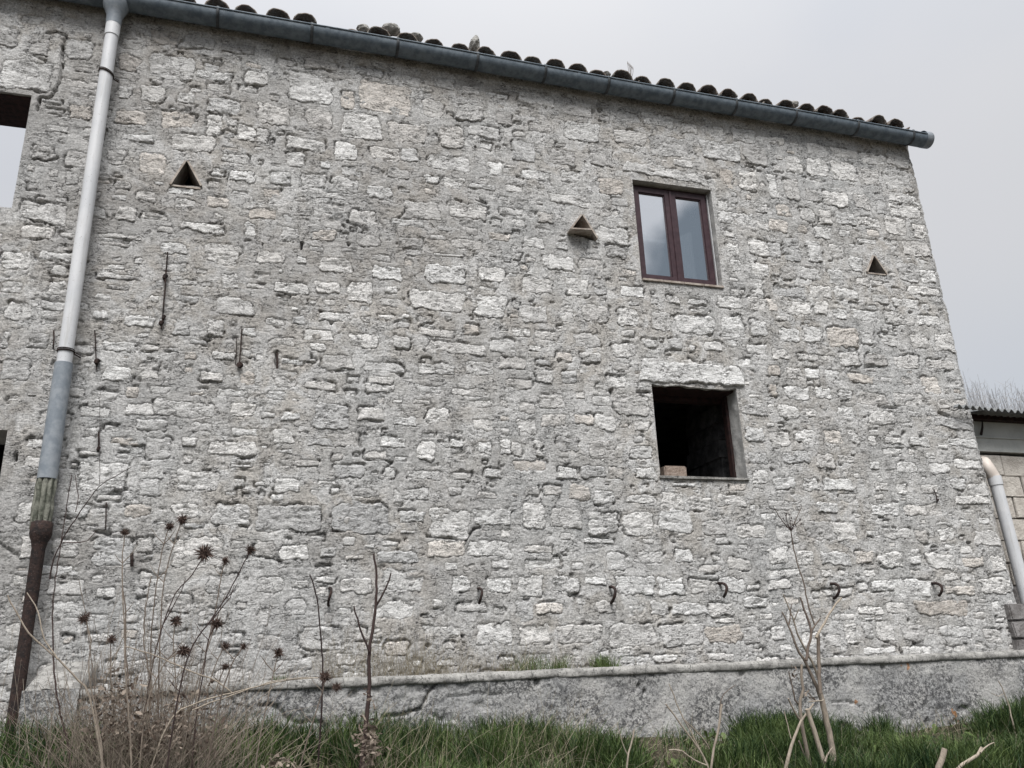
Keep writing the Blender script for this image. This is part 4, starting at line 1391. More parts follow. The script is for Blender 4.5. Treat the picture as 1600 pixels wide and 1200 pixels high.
# sloping end block running up against the house
EX0, EX1 = -1.47, -1.12
ny, nxx = 16, 10
V, Fc = [], []
for j in range(ny):
    t = j / (ny - 1)
    y = 6.425 + t * .585
    zt = 1.525 + .185 * (t ** 0.9)
    row = [(EX0, y, 0.7), (EX0, y, zt - .03)] + [(EX0 + .012 + (EX1 - EX0 - .02) * i / nxx, y, zt + .010 * float(fbm(i * .8, j * .8, 2, 1)) - .012 * (i == 0 or i == nxx)) for i in range(nxx + 1)] + [(EX1, y, zt - .05), (EX1, y, 1.40)]
    V += row
m = nxx + 5
for j in range(ny - 1):
    for i in range(m - 1):
        Fc.append((j * m + i, (j + 1) * m + i, (j + 1) * m + i + 1, j * m + i + 1))
V = [(x - LX, y - LY, z - LZ0) for x, y, z in V]
eb = link('end_block', np_mesh('end_block', np.array(V), np.array(Fc)), MT['coping'], low)
mb = MB()
mb.box(-1.468, -1.125, 6.412, 6.45, .7, 1.519, .004)
mb.v = [(x - LX, y - LY, z - LZ0) for x, y, z in mb.v]
mb.build('end_face', MT['low'], low)
# earth filling the planter behind the coping
px_ = seg([-1.12, 11], .08)
py_ = seg([6.58, 7.06], .06)
PX_, PY_ = np.meshgrid(px_, py_, indexing='ij')
PZ = 1.475 + .02 * fbm(PX_ * 3, PY_ * 6, 3, 2) + .03 * (PY_ - 6.58)
idx = np.arange(PX_.size).reshape(PX_.shape)
link('planter_soil', np_mesh('planter_soil', np.stack([PX_ - LX, PY_ - LY, PZ - LZ0], -1).reshape(-1, 3),
     np.stack([idx[:-1, :-1], idx[1:, :-1], idx[1:, 1:], idx[:-1, 1:]], -1).reshape(-1, 4)), MT['soil'], low)

# ------------------------------------------------------------------ shed at the right
shed = thing('shed', 'low block shed with corrugated roof edge beside the right corner of the stone house', 'shed', (9, 7.25, 1.0))
SX, SY, SZ = 9, 7.25, 1.0


def sb(mb, name, mat, parent=shed, **kw):
    mb.v = [(x - SX, y - SY, z - SZ) for x, y, z in mb.v]
    return mb.build(name, mat, parent, **kw)


mb = MB(); mb.box(7.43, 13, 7.30, 7.50, .6, 3.60)
mb.box(12.8, 13, 7.5, 11, .6, 4.0); mb.box(7.43, 13, 10.9, 11.1, .6, 4.6)
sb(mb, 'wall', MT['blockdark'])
mb = MB(); mb.box(7.43, 13, 7.245, 7.50, 3.66, 4.08)
sb(mb, 'plaster_band', MT['plaster'])
mb = MB(); mb.box(7.44, 13, 7.225, 7.246, 3.815, 3.83)
sb(mb, 'ledge_line', MT['plaster'])
rr = random.Random(4)
z = 1.2
row = 0
while z < 3.55:
    x = 7.44 - (row % 2) * .2
    while x < 9.6:
        w = rr.uniform(.36, .46)
        a = max(x, 7.44)
        if x + w - a > .08:
            mb = MB()
            mb.box(a - SX, x + w - .014 - SX, 7.25 + rr.uniform(-.008, .01) - SY, 7.31 - SY, z - SZ, z + .232 - SZ, .006)
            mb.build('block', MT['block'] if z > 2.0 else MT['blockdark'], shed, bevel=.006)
        x += w
    z += .243
    row += 1
# corrugated sheet
def corr(x0, x1, y0, y1, name):
    xs = np.linspace(x0, x1, int((x1 - x0) / .0115))
    ys = [y0, (y0 + y1) / 2, y1]
    V, Fc = [], []
    for s_ in (0, 1):
        for y in ys:
            for x in xs:
                V.append((x - SX, y - SY, 4.048 + (y - 6.92) * .14 + .020 * math.sin(2 * math.pi * x / .092) + .012 * s_ - SZ + .012 * math.sin(x * 2.1)))
    n = len(xs)
    m = n * 3
    for j in range(2):
        for i in range(n - 1):
            a = j * n + i
            Fc.append((a, a + n, a + n + 1, a + 1))
            Fc.append((m + a, m + a + 1, m + a + n + 1, m + a + n))
    for i in range(n - 1):
        Fc.append((i, i + 1, m + i + 1, m + i))
    return link(name, np_mesh(name, np.array(V), np.array(Fc)), MT['sheet'], shed)


corr(7.16, 7.53, 6.88, 6.935, 'roof_sheet')
corr(7.52, 13.2, 6.90, 11.3, 'roof_sheet')
mb = MB()
mb.box(7.55, 13, 7.14, 7.24, 4.01, 4.06)
sb(mb, 'eave_beam', MT['oldwood'])
mb = MB()
p0, p1 = at(1534, 645 + 8, 7.2), at(1533, 675, 7.2)
p0 = at(1535, 652, 7.2)
mb.tube([p0, at(1535, 668, 7.2), at(1533, 679, 7.19)], [.005, .012, .016], 7)
sb(mb, 'iron_hook', MT['rust'])
# its downpipe
mb = MB()
a, b, c, d = at(1537, 722, 7.16), at(1542, 728, 7.08), at(1554, 748, 7.06), at(1601, 925, 7.06)
mb.tube(polyline([a, b, c], .03), .066, 18)
dpo = sb(mb, 'downpipe', MT['cream'], smooth=True)
mb = MB()
e = Vector(d) - Vector(c)
mb.tube([Vector(c) - e * .02, Vector(c) + e * .06], .071, 18)
mb.tube([Vector(c), Vector(d), Vector(d) + e * .35], .064, 18)
sb(mb, 'downpipe', MT['pvc'], smooth=True)
# squared stump of wall at its foot
mb = MB()
px0 = at(1576, 955, 6.93)
for k in range(3):
    zz = 1.45 + k * .175
    mb.box(7.335, 7.62, 6.93, 7.25, zz, zz + .168, .008)
pier = mb.build('stone_stump', MT['blockdark'], None, origin=(7.5, 7.1, 1.45), bevel=.012, label='dark squared stone stump at the house corner under the white shed pipe', cat='stone block')

# ------------------------------------------------------------------ rocks and a weed lying on the roof
ROCKS = [((568, 46), .055, 'small pale rock on the gutter edge, left of the two tiles under the largest rock'), ((612, 47), .075, 'largest pale lichened rock wedged between two eave tiles'),
         ((650, 58), .05, 'small rock wedged right of the largest eave rock'), ((741, 70), .075, 'upright pointed rock standing between two eave tiles above the third gutter bracket'),
         ((948, 116), .035, 'tiny dark pebble between eave tiles left of the roof weed'), ((1114, 143), .035, 'small dark pebble on the eave above the window'),
         ((1240, 163), .045, 'small rounded rock on the eave right of the window'), ((1406, 197), .035, 'last small rock near the right end of the eave')]
for k, ((px, py), r, lab) in enumerate(ROCKS):
    x, y, z = at(px, py, 6.97)
    bm = bmesh.new()
    bmesh.ops.create_icosphere(bm, subdivisions=3, radius=1)
    for v in bm.verts:
        n_ = float(fbm(v.co.x * 1.3 + k * 7 + v.co.y, v.co.z * 1.3 + v.co.y * .7, 3, k % 4))
        v.co *= 1 + .45 * n_
        v.co = Vector((v.co.x * r * (1.25 if k != 3 else .7), v.co.y * r, v.co.z * r * (.8 if k != 3 else 1.25)))
    me = bpy.data.meshes.new('roof_rock')
    bm.to_mesh(me); bm.free()
    link('roof_rock', me, MT['rock'], loc=(x, y, z), label=lab, cat='rock', group='rocks lying on the eave tiles')
mb = MB()
for k in range(5):
    a = at(984 + k * .6, 122, 7.0)
    b = at(981 + k * 2.0, 100 + k * 2, 7.0)
    mb.tint = .3
    mb.tube(polyline([a, ((a[0] + b[0]) / 2 + random.uniform(-.01, .01), 7.0, (a[2] + b[2]) / 2), b], .03, .002, k), [.0025] * len(polyline([a, ((a[0] + b[0]) / 2, 7.0, (a[2] + b[2]) / 2), b], .03)), 4)
    mb.tube([b, (b[0], b[1], b[2] + .035)], [.006, .002], 5)
mb.build('weed', MT['stalk'], None, origin=at(984, 122, 7.0), label='tiny dry weed sprouting between the roof tiles above the window', cat='weed')

# ------------------------------------------------------------------ plants
def stem(mb, pts2, y, r0, r1, seed=0, wob=.002, dy=0.0, ground_end=True, n=6):
    """pts2: photograph points from tip to foot at depth y; carried down to the ground"""
    P = []
    m_ = len(pts2)
    for i, (px, py) in enumerate(pts2):
        P.append(at(px, py, y + dy * i / max(1, m_ - 1)))
    if ground_end:
        x, yy, z = P[-1]
        zg = float(gz(x, yy)) - .03
        if z > zg + .02:
            dx = (P[-1][0] - P[-2][0])
            dz = (P[-1][2] - P[-2][2])
            k = (zg - z) / min(dz, -.05)
            P.append((x + dx * min(k, 1.5) * .5, yy, zg))
    L = polyline(P, .04, wob, seed)
    R = [r1 + (r0 - r1) * i / (len(L) - 1) for i in range(len(L))]
    mb.tube(L, R, n)
    return P


def head(x, y, z, r, seed, parent, org, name='seed_head'):
    rr = random.Random(seed)
    mb = MB()
    c = Vector((x, y, z))
    # core
    lat = 5
    V, Fc = [], []
    for i in range(lat + 1):
        for j in range(8):
            th, ph = math.pi * i / lat, 2 * math.pi * j / 8
            q = r * .38 * (1 + rr.uniform(-.15, .15))
            V.append(c + Vector((q * math.sin(th) * math.cos(ph), q * math.sin(th) * math.sin(ph), q * math.cos(th) * 1.1)))
    for i in range(lat):
        for j in range(8):
            Fc.append((i * 8 + j, i * 8 + (j + 1) % 8, (i + 1) * 8 + (j + 1) % 8, (i + 1) * 8 + j))
    mb.tint = .2
    mb.add(V, Fc)
    for k in range(int(80 + r * 900)):
        d = Vector((rr.gauss(0, 1), rr.gauss(0, 1), rr.gauss(0, 1))).normalized()
        L = r * rr.uniform(.65, 1.15)
        bend = Vector((rr.uniform(-.3, .3), rr.uniform(-.3, .3), rr.uniform(-.35, .2)))
        mb.tint = rr.uniform(0, 1)
        p1 = c + d * L * .55
        p2 = c + (d + bend * .5).normalized() * L
        mb.tube([c + d * r * .25, p1, p2], [r * .045, r * .038, r * .008], 4, caps=False)
    mb.v = [(a - org[0], b - org[1], c_ - org[2]) for a, b, c_ in mb.v]
    return mb.build(name, MT['head'], parent)


THY = 5.2
TH = [([(320, 865), (300, 898), (274, 928), (255, 975), (240, 1030), (228, 1100), (215, 1190)], 19, 'tall thistle stalk with the largest spiky brown seed head, leaning right'),
      ([(352, 876), (346, 900), (337, 950), (322, 1020), (305, 1100), (292, 1195)], 9, 'slender thistle stalk with a small head just right of the largest one'),
      ([(391, 860), (375, 892), (350, 938), (325, 975), (300, 1010), (280, 1080), (262, 1190)], 10, 'long thistle stalk reaching farthest right with a small dark head at its tip'),
      ([(265, 823), (256, 850), (246, 905), (236, 1000), (232, 1190)], 10, 'tall thin thistle stalk with a small head beside the topmost head'),
      ([(285, 812), (272, 850), (256, 910), (250, 1000), (246, 1190)], 11, 'tallest thistle stalk whose head stands topmost of the clump'),
      ([(195, 832), (191, 880), (193, 960), (197, 1060), (205, 1190)], 9, 'upright thistle stalk with a small head left of the clump, nearest the downpipe'),
      ([(275, 970), (271, 1000), (274, 1060), (282, 1190)], 12, 'short upright thistle stalk with a round head under the largest one'),
      ([(338, 975), (326, 1000), (318, 1050), (308, 1110), (300, 1190)], 12, 'thistle stalk with a ragged head right of the short upright one'),
      ([(287, 1017), (262, 1030), (245, 1060), (228, 1110), (218, 1190)], 15, 'thistle stalk bent to the right with a broad ragged head just above the coping'),
      ([(352, 1010), (340, 1030), (325, 1080), (312, 1190)], 9, 'short thistle stalk with a faded head left of a twin faded head'),
      ([(381, 1010), (366, 1030), (345, 1090), (325, 1190)], 9, 'short thistle stalk with a faded head right of its faded twin'),
      ([(352, 1042), (342, 1065), (330, 1110), (320, 1190)], 8, 'lowest thistle stalk with a small faded head near the coping'),
      ([(435, 1020), (428, 1050), (415, 1110), (400, 1190)], 10, 'lone faint thistle stalk right of the clump in front of the wall foot'),
      ([(132, 966), (142, 1000), (139, 1050), (150, 1120), (160, 1190)], 12, 'thistle stalk with a flat ragged head in front of the end block'),
      ([(174, 999), (172, 1030), (176, 1090), (186, 1190)], 9, 'small headed thistle stalk right of the end block'),
      ([(508, 1058), (504, 1080), (488, 1130), (470, 1195)], 14, 'thistle stalk with a drooping double head lying over the coping at the dark twig')]
for k, (pts, r, lab) in enumerate(TH):
    y = THY + 0.35 * math.sin(k * 2.3)
    s = y / THY
    base = at(pts[-1][0], pts[-1][1], y)
    org = (base[0], y, float(gz(base[0], y)))
    t = thing('thistle', lab, 'thistle', org, 'dead thistle stalks')
    mb = MB()
    mb.tint = random.uniform(.15, .5)
    stem(mb, pts, y, .0052, .0030, k)
    if len(pts) > 5:     # side twig
        q = pts[2]
        mb.tint = .3
        stem(mb, [(q[0] + 16, q[1] - 24), (q[0] + 9, q[1] - 4), pts[3]], y, .004, .002, k, ground_end=False)
    rq = random.Random(k * 3 + 1)
    for q_ in range(rq.randint(2, 4)):
        i_ = rq.randint(1, len(pts) - 2)
        a_ = pts[i_]
        sg = rq.choice((-1, 1))
        L_ = rq.uniform(14, 34)
        mb.tint = rq.uniform(.2, .6)
        stem(mb, [(a_[0] + sg * L_ * .8, a_[1] - L_), (a_[0] + sg * L_ * .45, a_[1] - L_ * .45), a_], y, .0028, .0012, k + q_, ground_end=False, dy=0)
    mb.v = [(a - org[0], b - org[1], c - org[2]) for a, b, c in mb.v]
    mb.build('stem', MT['darkstalk'] if k in (0, 2, 7) else MT['stalk'], t)
    c = at(*pts[0], y)
    head(*c, r * (.9 + .25 * ((k * 7) % 5) / 5) * y / 1400, k, t, org)
    if k == 15:
        c = at(526, 1074, y)
        head(*c, .038, 99, t, org)


def shrub(name, lab, cat, lines, y, mat, org_px, group=None, extra=None):
    base = at(*org_px, y)
    org = (base[0], y, float(gz(base[0], y)))
    t = thing(name, lab, cat, org, group)
    for k, (pts, r0, r1, tint, g) in enumerate(lines):
        mb = MB()
        mb.tint = tint
        stem(mb, pts, y, r0, r1, k + int(org_px[0]), .003, ground_end=g, dy=random.uniform(-.08, .08) if not g else 0)
        mb.v = [(a - org[0], b - org[1], c - org[2]) for a, b, c in mb.v]
        mb.build('branch', mat, t, smooth=True)
    if extra:
        extra(t, org)
    return t


shrub('bare_shrub', 'dark forked bare twig plant standing before the middle of the planter wall', 'shrub',
      [([(584, 865), (588, 900), (587, 944), (582, 985), (577, 1020), (577, 1080), (572, 1130), (566, 1195)], .017, .006, .35, True),
       ([(611, 895), (603, 920), (588, 946)], .007, .004, .3, False), ([(553, 947), (562, 980), (577, 1018)], .007, .0045, .2, False)], 5.3, MT['darkstalk'], (568, 1195))
shrub('bare_shrub', 'single slim dark twig rising left of the forked one, with a hooked tip', 'shrub',
      [([(484, 898), (493, 925), (500, 975), (504, 1040), (502, 1110), (498, 1190)], .0062, .0042, .05, True)], 5.5, MT['darkstalk'], (500, 1190))

R7 = lambda pts: [(x / 2.86 + 1180, y / 2.86 + 780) for x, y in pts]


def umbel(t, org):
    mb = MB()
    rr = random.Random(8)
    o = at(1236, 829, 5.3)
    for k in range(14):
        p = at(1236 + rr.uniform(-14, 16), 829 - rr.uniform(5, 26), 5.3 + rr.uniform(-.05, .05))
        mb.tint = .15
        mb.tube([o, ((o[0] + p[0]) / 2, 5.3, (o[2] + p[2]) / 2 + .008), p], [.0018, .0014, .0012], 4)
        mb.tube([p, (p[0], p[1], p[2] + .010)], [.006, .003], 5)
    mb.v = [(a - org[0], b - org[1], c - org[2]) for a, b, c in mb.v]
    mb.build('umbel', MT['darkstalk'], t)


shrub('dry_stalk', 'tall pale dead stalk with many forks and a thin umbel, right of the empty window', 'stalk',
      [(R7([(290, 870), (300, 900), (322, 1000), (340, 1080), (356, 1200)]), .024, .019, .75, True),
       (R7([(120, 505), (150, 565), (185, 660), (228, 735), (262, 810), (296, 890)]), .014, .005, .35, False),
       (R7([(200, 438), (228, 520), (250, 592), (236, 660), (228, 722)]), .011, .006, .12, False),
       (R7([(292, 532), (270, 562), (250, 592)]), .007, .004, .2, False),
       (R7([(162, 470), (158, 510), (150, 560)]), .006, .003, .15, False),
       (R7([(386, 440), (345, 490), (300, 570), (272, 620)]), .010, .006, .9, False),
       (R7([(280, 600), (284, 700), (285, 780), (292, 870)]), .014, .013, .3, False),
       (R7([(125, 425), (160, 510), (190, 600), (225, 670), (268, 760), (300, 880)]), .010, .004, .85, False),
       (R7([(265, 560), (238, 480), (215, 370), (185, 280), (160, 142)]), .004, .006, .2, False),
       (R7([(80, 30), (120, 95), (160, 142)]), .004, .002, .2, False), (R7([(207, 28), (188, 80), (160, 142)]), .004, .002, .2, False),
       (R7([(195, 490), (180, 530), (172, 545)]), .005, .003, .8, False)], 5.3, MT['stalk'], (1300, 1195), extra=umbel)
shrub('dry_stalk', 'broken pale dead stalk leaning left in the grass under the forked one', 'stalk',
      [(R7([(260, 915), (232, 955), (203, 992), (170, 1080), (138, 1195)]), .016, .007, .9, True),
       (R7([(148, 890), (175, 945), (203, 992)]), .008, .005, .9, False), (R7([(240, 905), (300, 900), (305, 895)]), .005, .004, .9, False)], 5.15, MT['stalk'], (1228, 1195))
shrub('dry_stalk', 'stout pale dead stalk slanting right beside the broken one', 'stalk',
      [(R7([(232, 938), (262, 1030), (290, 1120), (312, 1200)]), .018, .015, .95, True), (R7([(345, 1110), (318, 1150), (312, 1175)]), .008, .005, .6, False)], 5.1, MT['stalk'], (1290, 1195))
shrub('dry_stalk', 'knotty grey dead stalk between the two slanting pale ones', 'stalk',
      [(R7([(208, 738), (204, 790), (214, 850), (200, 900), (208, 1000), (222, 1080), (245, 1195)]), .016, .009, .6, True),
       (R7([(150, 770), (165, 830), (180, 900), (205, 930)]), .006, .004, .2, False), (R7([(130, 948), (145, 1010), (160, 1070)]), .004, .003, .8, False),
       (R7([(195, 1080), (215, 1130), (225, 1150)]), .006, .005, .8, False)], 5.25, MT['stalk'], (1266, 1195))
shrub('dry_stalk', 'short thick cut stalk pale at its top near the bottom right corner', 'stalk', [([(1476, 1170), (1472, 1185), (1466, 1199)], .026, .020, .7, True)], 4.9, MT['stalk'], (1470, 1199))
shrub('dry_stalk', 'pale forked stick lying slantwise near the bottom right corner', 'stalk',
      [([(1534, 1168), (1528, 1180), (1512, 1190), (1495, 1203)], .014, .011, .98, True), ([(1553, 1160), (1545, 1163), (1532, 1176)], .006, .004, .9, False)], 4.9, MT['stalk'], (1500, 1200))
shrub('dry_stalk', 'thin white curved stick standing against the right end of the low wall', 'stalk',
      [([(1560, 1064), (1570, 1085), (1577, 1105), (1580, 1118)], .008, .004, 1.0, True), ([(1549, 1083), (1560, 1088), (1568, 1084)], .003, .002, 1.0, False)], 5.9, MT['stalk'], (1580, 1118))
shrub('dry_stalk', 'dead stalks spread like a fan in the grass at the middle right', 'stalk',
      [([(1045, 1068), (1062, 1110), (1085, 1155), (1105, 1195)], .006, .003, .9, True), ([(1040, 1100), (1070, 1140), (1098, 1180), (1106, 1200)], .007, .004, .8, True),
       ([(1128, 1100), (1122, 1140), (1112, 1195)], .009, .007, .8, True), ([(1070, 1125), (1095, 1150), (1108, 1170)], .005, .003, .9, False),
       ([(1150, 1070), (1130, 1085), (1124, 1115)], .004, .002, .2, False), ([(1045, 1172), (1065, 1173), (1085, 1188), (1105, 1196)], .005, .004, .9, False)], 5.1, MT['stalk'], (1106, 1197))
shrub('dry_stalk', 'small pale forked stalk in the grass under the middle of the low wall', 'stalk',
      [([(991, 1140), (985, 1165), (980, 1195)], .008, .005, 1.0, True), ([(964, 1128), (972, 1160), (981, 1180)], .004, .002, .8, False)], 5.1, MT['stalk'], (981, 1196))
shrub('dry_stalk', 'long arching pale stem crossing the rusty downpipe at the left edge', 'stalk',
      [([(12, 930), (30, 965), (55, 1000), (90, 1030), (115, 1055), (140, 1090), (160, 1195)], .0075, .004, .7, True),
       ([(42, 926), (55, 945), (62, 970), (70, 1000), (90, 1030)], .0045, .003, .95, False)], 5.0, MT['stalk'], (160, 1195))
shrub('bare_shrub', 'thin reddish brown branching twig plant rising beside the rusty iron pipe', 'shrub',
      [([(112, 742), (106, 780), (98, 830), (90, 880), (84, 930), (82, 1000), (90, 1090), (110, 1190)], .0065, .0025, .45, True),
       ([(205, 730), (180, 745), (155, 760), (125, 800), (100, 840), (84, 872), (78, 905)], .005, .002, .3, False),
       ([(156, 600), (156, 680), (156, 757)], .0018, .001, .1, False), ([(118, 742), (122, 775), (118, 800)], .003, .002, .6, False),
       ([(150, 830), (138, 845), (98, 848)], .0035, .002, .6, False)], 5.4, MT['darkstalk'], (110, 1190))
shrub('dry_stalk', 'pair of thin dry stems with small buds at the left of the thistle clump', 'stalk',
      [([(237, 900), (230, 930), (225, 1000), (236, 1080), (228, 1190)], .006, .003, .35, True), ([(191, 915), (196, 960), (198, 1040), (206, 1120), (212, 1190)], .0065, .004, .3, True),
       ([(123, 905), (134, 960), (143, 1030), (150, 1100), (158, 1190)], .0035, .002, .3, True)], 5.35, MT['stalk'], (225, 1190))
shrub('dry_stalk', 'long pale grass stems bowed over the coping toward the middle', 'stalk',
      [([(497, 1059), (455, 1062), (400, 1073), (350, 1086), (310, 1098), (270, 1120), (240, 1190)], .0045, .003, 1.0, True),
       ([(482, 1058), (430, 1064), (380, 1080), (345, 1092), (300, 1110)], .0035, .002, .95, False),
       ([(195, 1010), (235, 1022), (290, 1045), (340, 1065), (365, 1085)], .004, .003, .85, False),
       ([(200, 985), (190, 1000), (175, 1040), (160, 1075)], .003, .002, .95, False)], 5.0, MT['stalk'], (250, 1190))

# ---- grass: green blades over the bank, counted by nobody
def blades(mb, n, xr, yr, hr, wr, zf, lean=.5, seed=0, dens=None, curl=0.5, tint=None):
    rr = random.Random(seed)
    cnt = 0
    while cnt < n:
        x, y = rr.uniform(*xr), rr.uniform(*yr)
        if dens and rr.random() > dens(x, y):
            continue
        cnt += 1
        h, w = rr.uniform(*hr), rr.uniform(*wr)
        if dens:
            h *= .65 + .6 * min(1, max(0, .5 + 1.6 * float(fbm(x * 2.6, y * 2.8, 3, 3))))
        az = rr.uniform(0, 2 * math.pi)
        d = Vector((math.cos(az), math.sin(az), 0))
        l = rr.uniform(.05, lean) * h
        z = zf(x, y)
        c = rr.uniform(0, curl)
        p = [Vector((x, y, z)), Vector((x, y, z + h * .4)) + d * l * .25, Vector((x, y, z + h * (.75 - .1 * c))) + d * l * .65, Vector((x, y, z + h * (1 - .35 * c))) + d * l * (1 + c)]
        az2 = az + math.pi / 2 + rr.uniform(-.8, .8)
        mb.tint = min(1, max(0, rr.gauss(.40, .26) + .45 * float(fbm(x * 3.1, y * 3.3, 2, 6)))) if tint is None else tint(rr)
        mb.strip(p, [w, w * .85, w * .55, w * .08], (math.cos(az2), math.sin(az2), 0))


gzf = lambda x, y: float(np.interp(x, FX, FZ)) * min(1, max(0, y / 6.45)) ** 1.15 - .01 if y < 11 else float(gz(x, y))


def clump(x, y):
    v = float(fbm(x * 2.6, y * 2.8, 3, 3))
    return min(1.0, max(.03, .40 + 2.9 * v)) * (1.0 if 1.0 < x < 9 else .75)


def in_view(x, y):
    """only the ground the photograph can see, with a margin"""
    return -0.45 * y - .4 < x < 1.25 * y + .5


mb = MB()
blades(mb, 44000, (-2.6, 8.2), (4.9, 6.42), (.08, .26), (.005, .011), gzf, .8, 1, lambda x, y: clump(x, y) * in_view(x, y))
mb.build('grass', MT['grass'], None, kind='stuff', label='green grass growing on the bank in front of the low wall', )
# taller tufts pressing against the wall
mb = MB()
for (x, h, n, sp) in ((1.05, .34, 260, .28), (1.45, .26, 200, .3), (4.1, .30, 300, .22), (4.45, .26, 260, .25), (4.95, .28, 240, .22), (2.3, .2, 160, .2), (6.9, .28, 320, .35), (7.4, .3, 260, .3), (6.2, .22, 200, .3),
                      (-1.9, .30, 220, .22), (-1.0, .26, 300, .3), (.1, .2, 160, .25), (3.3, .16, 150, .3), (5.6, .14, 120, .3)):
    blades(mb, n, (x - sp, x + sp), (6.0, 6.40), (h * .55, h), (.004, .009), gzf, .7, int(x * 100), None, .7, lambda r: r.uniform(.05, .6))
mb.build('grass_tufts', MT['grass'], None, kind='stuff', label='taller dark green grass tufts against the low wall')
mb = MB()
for (px, py, h, n, sp) in ((850, 1035, .20, 190, .22), (872, 1036, .12, 60, .10), (812, 1038, .13, 60, .12), (942, 1031, .17, 260, .075), (957, 1031, .08, 60, .05), (438, 1055, .10, 60, .06), (900, 1036, .06, 40, .2)):
    x = at(px, py, 6.75)[0]
    blades(mb, n, (x - sp, x + sp), (6.62, 6.9), (h * .5, h), (.003, .006), lambda a, b: 1.48, .7, px, None, .6, lambda r: r.uniform(.4, 1.0))
mb.build('planter_grass', MT['grass'], None, kind='stuff', label='small green tufts growing behind the coping of the low wall')

# low broad leaved weeds among the grass
thatch = []
rt_ = random.Random(19)
while len(thatch) < 2600:
    x_, y_ = rt_.uniform(-2.2, 8), rt_.uniform(5.0, 6.4)
    if in_view(x_, y_) and rt_.random() > clump(x_, y_) * 1.3:
        thatch.append((x_, y_))
mb = MB()
rw = random.Random(31)
for _ in range(420):
    y = rw.uniform(5.0, 6.38)
    x = rw.uniform(-2.0, 7.9)
    if not in_view(x, y) or rw.random() > .25 + .9 * (0.5 + float(fbm(x * 2.1 + 5, y * 2, 2, 2))):
        continue
    z = gzf(x, y) + rw.uniform(0, .07)
    for k in range(rw.randint(5, 9)):
        az, el = rw.uniform(0, 6.28), rw.uniform(.25, 1.25)
        d = Vector((math.cos(az) * math.cos(el), math.sin(az) * math.cos(el), math.sin(el)))
        s_ = Vector((-math.sin(az), math.cos(az), rw.uniform(-.3, .3))).normalized()
        L = rw.uniform(.05, .13)
        w = L * rw.uniform(.16, .34)
        mb.tint = rw.uniform(.25, 1)
        p0 = Vector((x, y, z))
        dn = Vector((0, 0, -1))
        mb.strip([p0, p0 + d * L * .3, p0 + d * L * .65 + dn * L * .05, p0 + d * L * .88 + dn * L * .16, p0 + d * L + dn * L * .25], [w * .15, w * .7, w, w * .6, w * .05], s_)
mb.build('broad_leaved_weeds', MT['grass'], None, kind='stuff', label='low broad leaved weeds mixed into the grass')

# dry straw: fine tan stems among the green and behind the coping
mb = MB()
rr = random.Random(77)


def straw(x, y, z, L, az, el, r, droop):
    d = Vector((math.cos(az) * math.cos(el), math.sin(az) * math.cos(el), math.sin(el)))
    P = []
    p = Vector((x, y, z))
    n = 6
    for i in range(n):
        P.append(p.copy())
        p = p + d * (L / (n - 1))
        d = (d + Vector((rr.uniform(-.12, .12), rr.uniform(-.12, .12), -droop / n))).normalized()
    mb.tint = min(1, max(0, rr.gauss(.55, .25)))
    mb.tube(P, [r * (1 - .6 * i / (n - 1)) for i in range(n)], 3, caps=False)


for (px, n, sp, Lm) in ((230, 420, .55, .55), (330, 170, .40, .40), (470, 60, .25, .40), (590, 230, .30, .50), (650, 150, .30, .38), (740, 150, .35, .42), (850, 260, .40, .5),
                        (905, 70, .3, .35), (1075, 110, .22, .35), (1270, 40, .3, .3), (1480, 150, .5, .28), (1570, 110, .35, .25), (60, 160, .35, .5), (1180, 50, .3, .3), (1350, 60, .25, .25)):
    for _ in range(n):
        y = rr.uniform(4.9, 6.3)
        x = at(px, 1180, y)[0] + rr.gauss(0, sp * .6)
        straw(x, y, gzf(x, y), Lm * rr.uniform(.4, 1.1), rr.uniform(0, 6.28), rr.uniform(.35, 1.45), rr.uniform(.0010, .0022), rr.uniform(.1, 1.5))
for _ in range(320):
    y = rr.uniform(4.9, 6.4)
    x = rr.uniform(-2.2, 8)
    straw(x, y, gzf(x, y), rr.uniform(.12, .35), rr.uniform(0, 6.28), rr.uniform(.2, 1.3), rr.uniform(.001, .002), rr.uniform(.2, 1.2))
for (x, y) in thatch:
    straw(x, y, gzf(x, y) + rr.uniform(0, .03), rr.uniform(.06, .22), rr.uniform(0, 6.28), rr.uniform(.0, .9), rr.uniform(.0012, .0026), rr.uniform(.2, 1.0))
mb.build('dry_grass', MT['straw'], None, kind='stuff', label='tangled dry straw stems in the grass below the low wall')
mb = MB()
for (px, n, sp, Lm) in ((620, 150, .28, .42), (660, 170, .25, .38), (700, 90, .25, .30), (740, 60, .25, .36), (520, 60, .14, .5), (790, 110, .22, .20), (815, 90, .14, .34), (880, 60, .18, .26), (450, 30, .2, .2), (575, 60, .2, .5), (1255, 22, .06, .10), (920, 40, .3, .15)):
    for _ in range(n):
        y = rr.uniform(6.62, 6.9)
        x = at(px, 1040, y)[0] + rr.gauss(0, sp * .6)
        straw(x, y, 1.48, Lm * rr.uniform(.3, 1.05), rr.uniform(0, 6.28), rr.uniform(.75, 1.5), rr.uniform(.0007, .0014), rr.uniform(-.2, .9))
mb.build('planter_straw', MT['straw'], None, kind='stuff', label='fine dry stems growing behind the coping against the house wall')

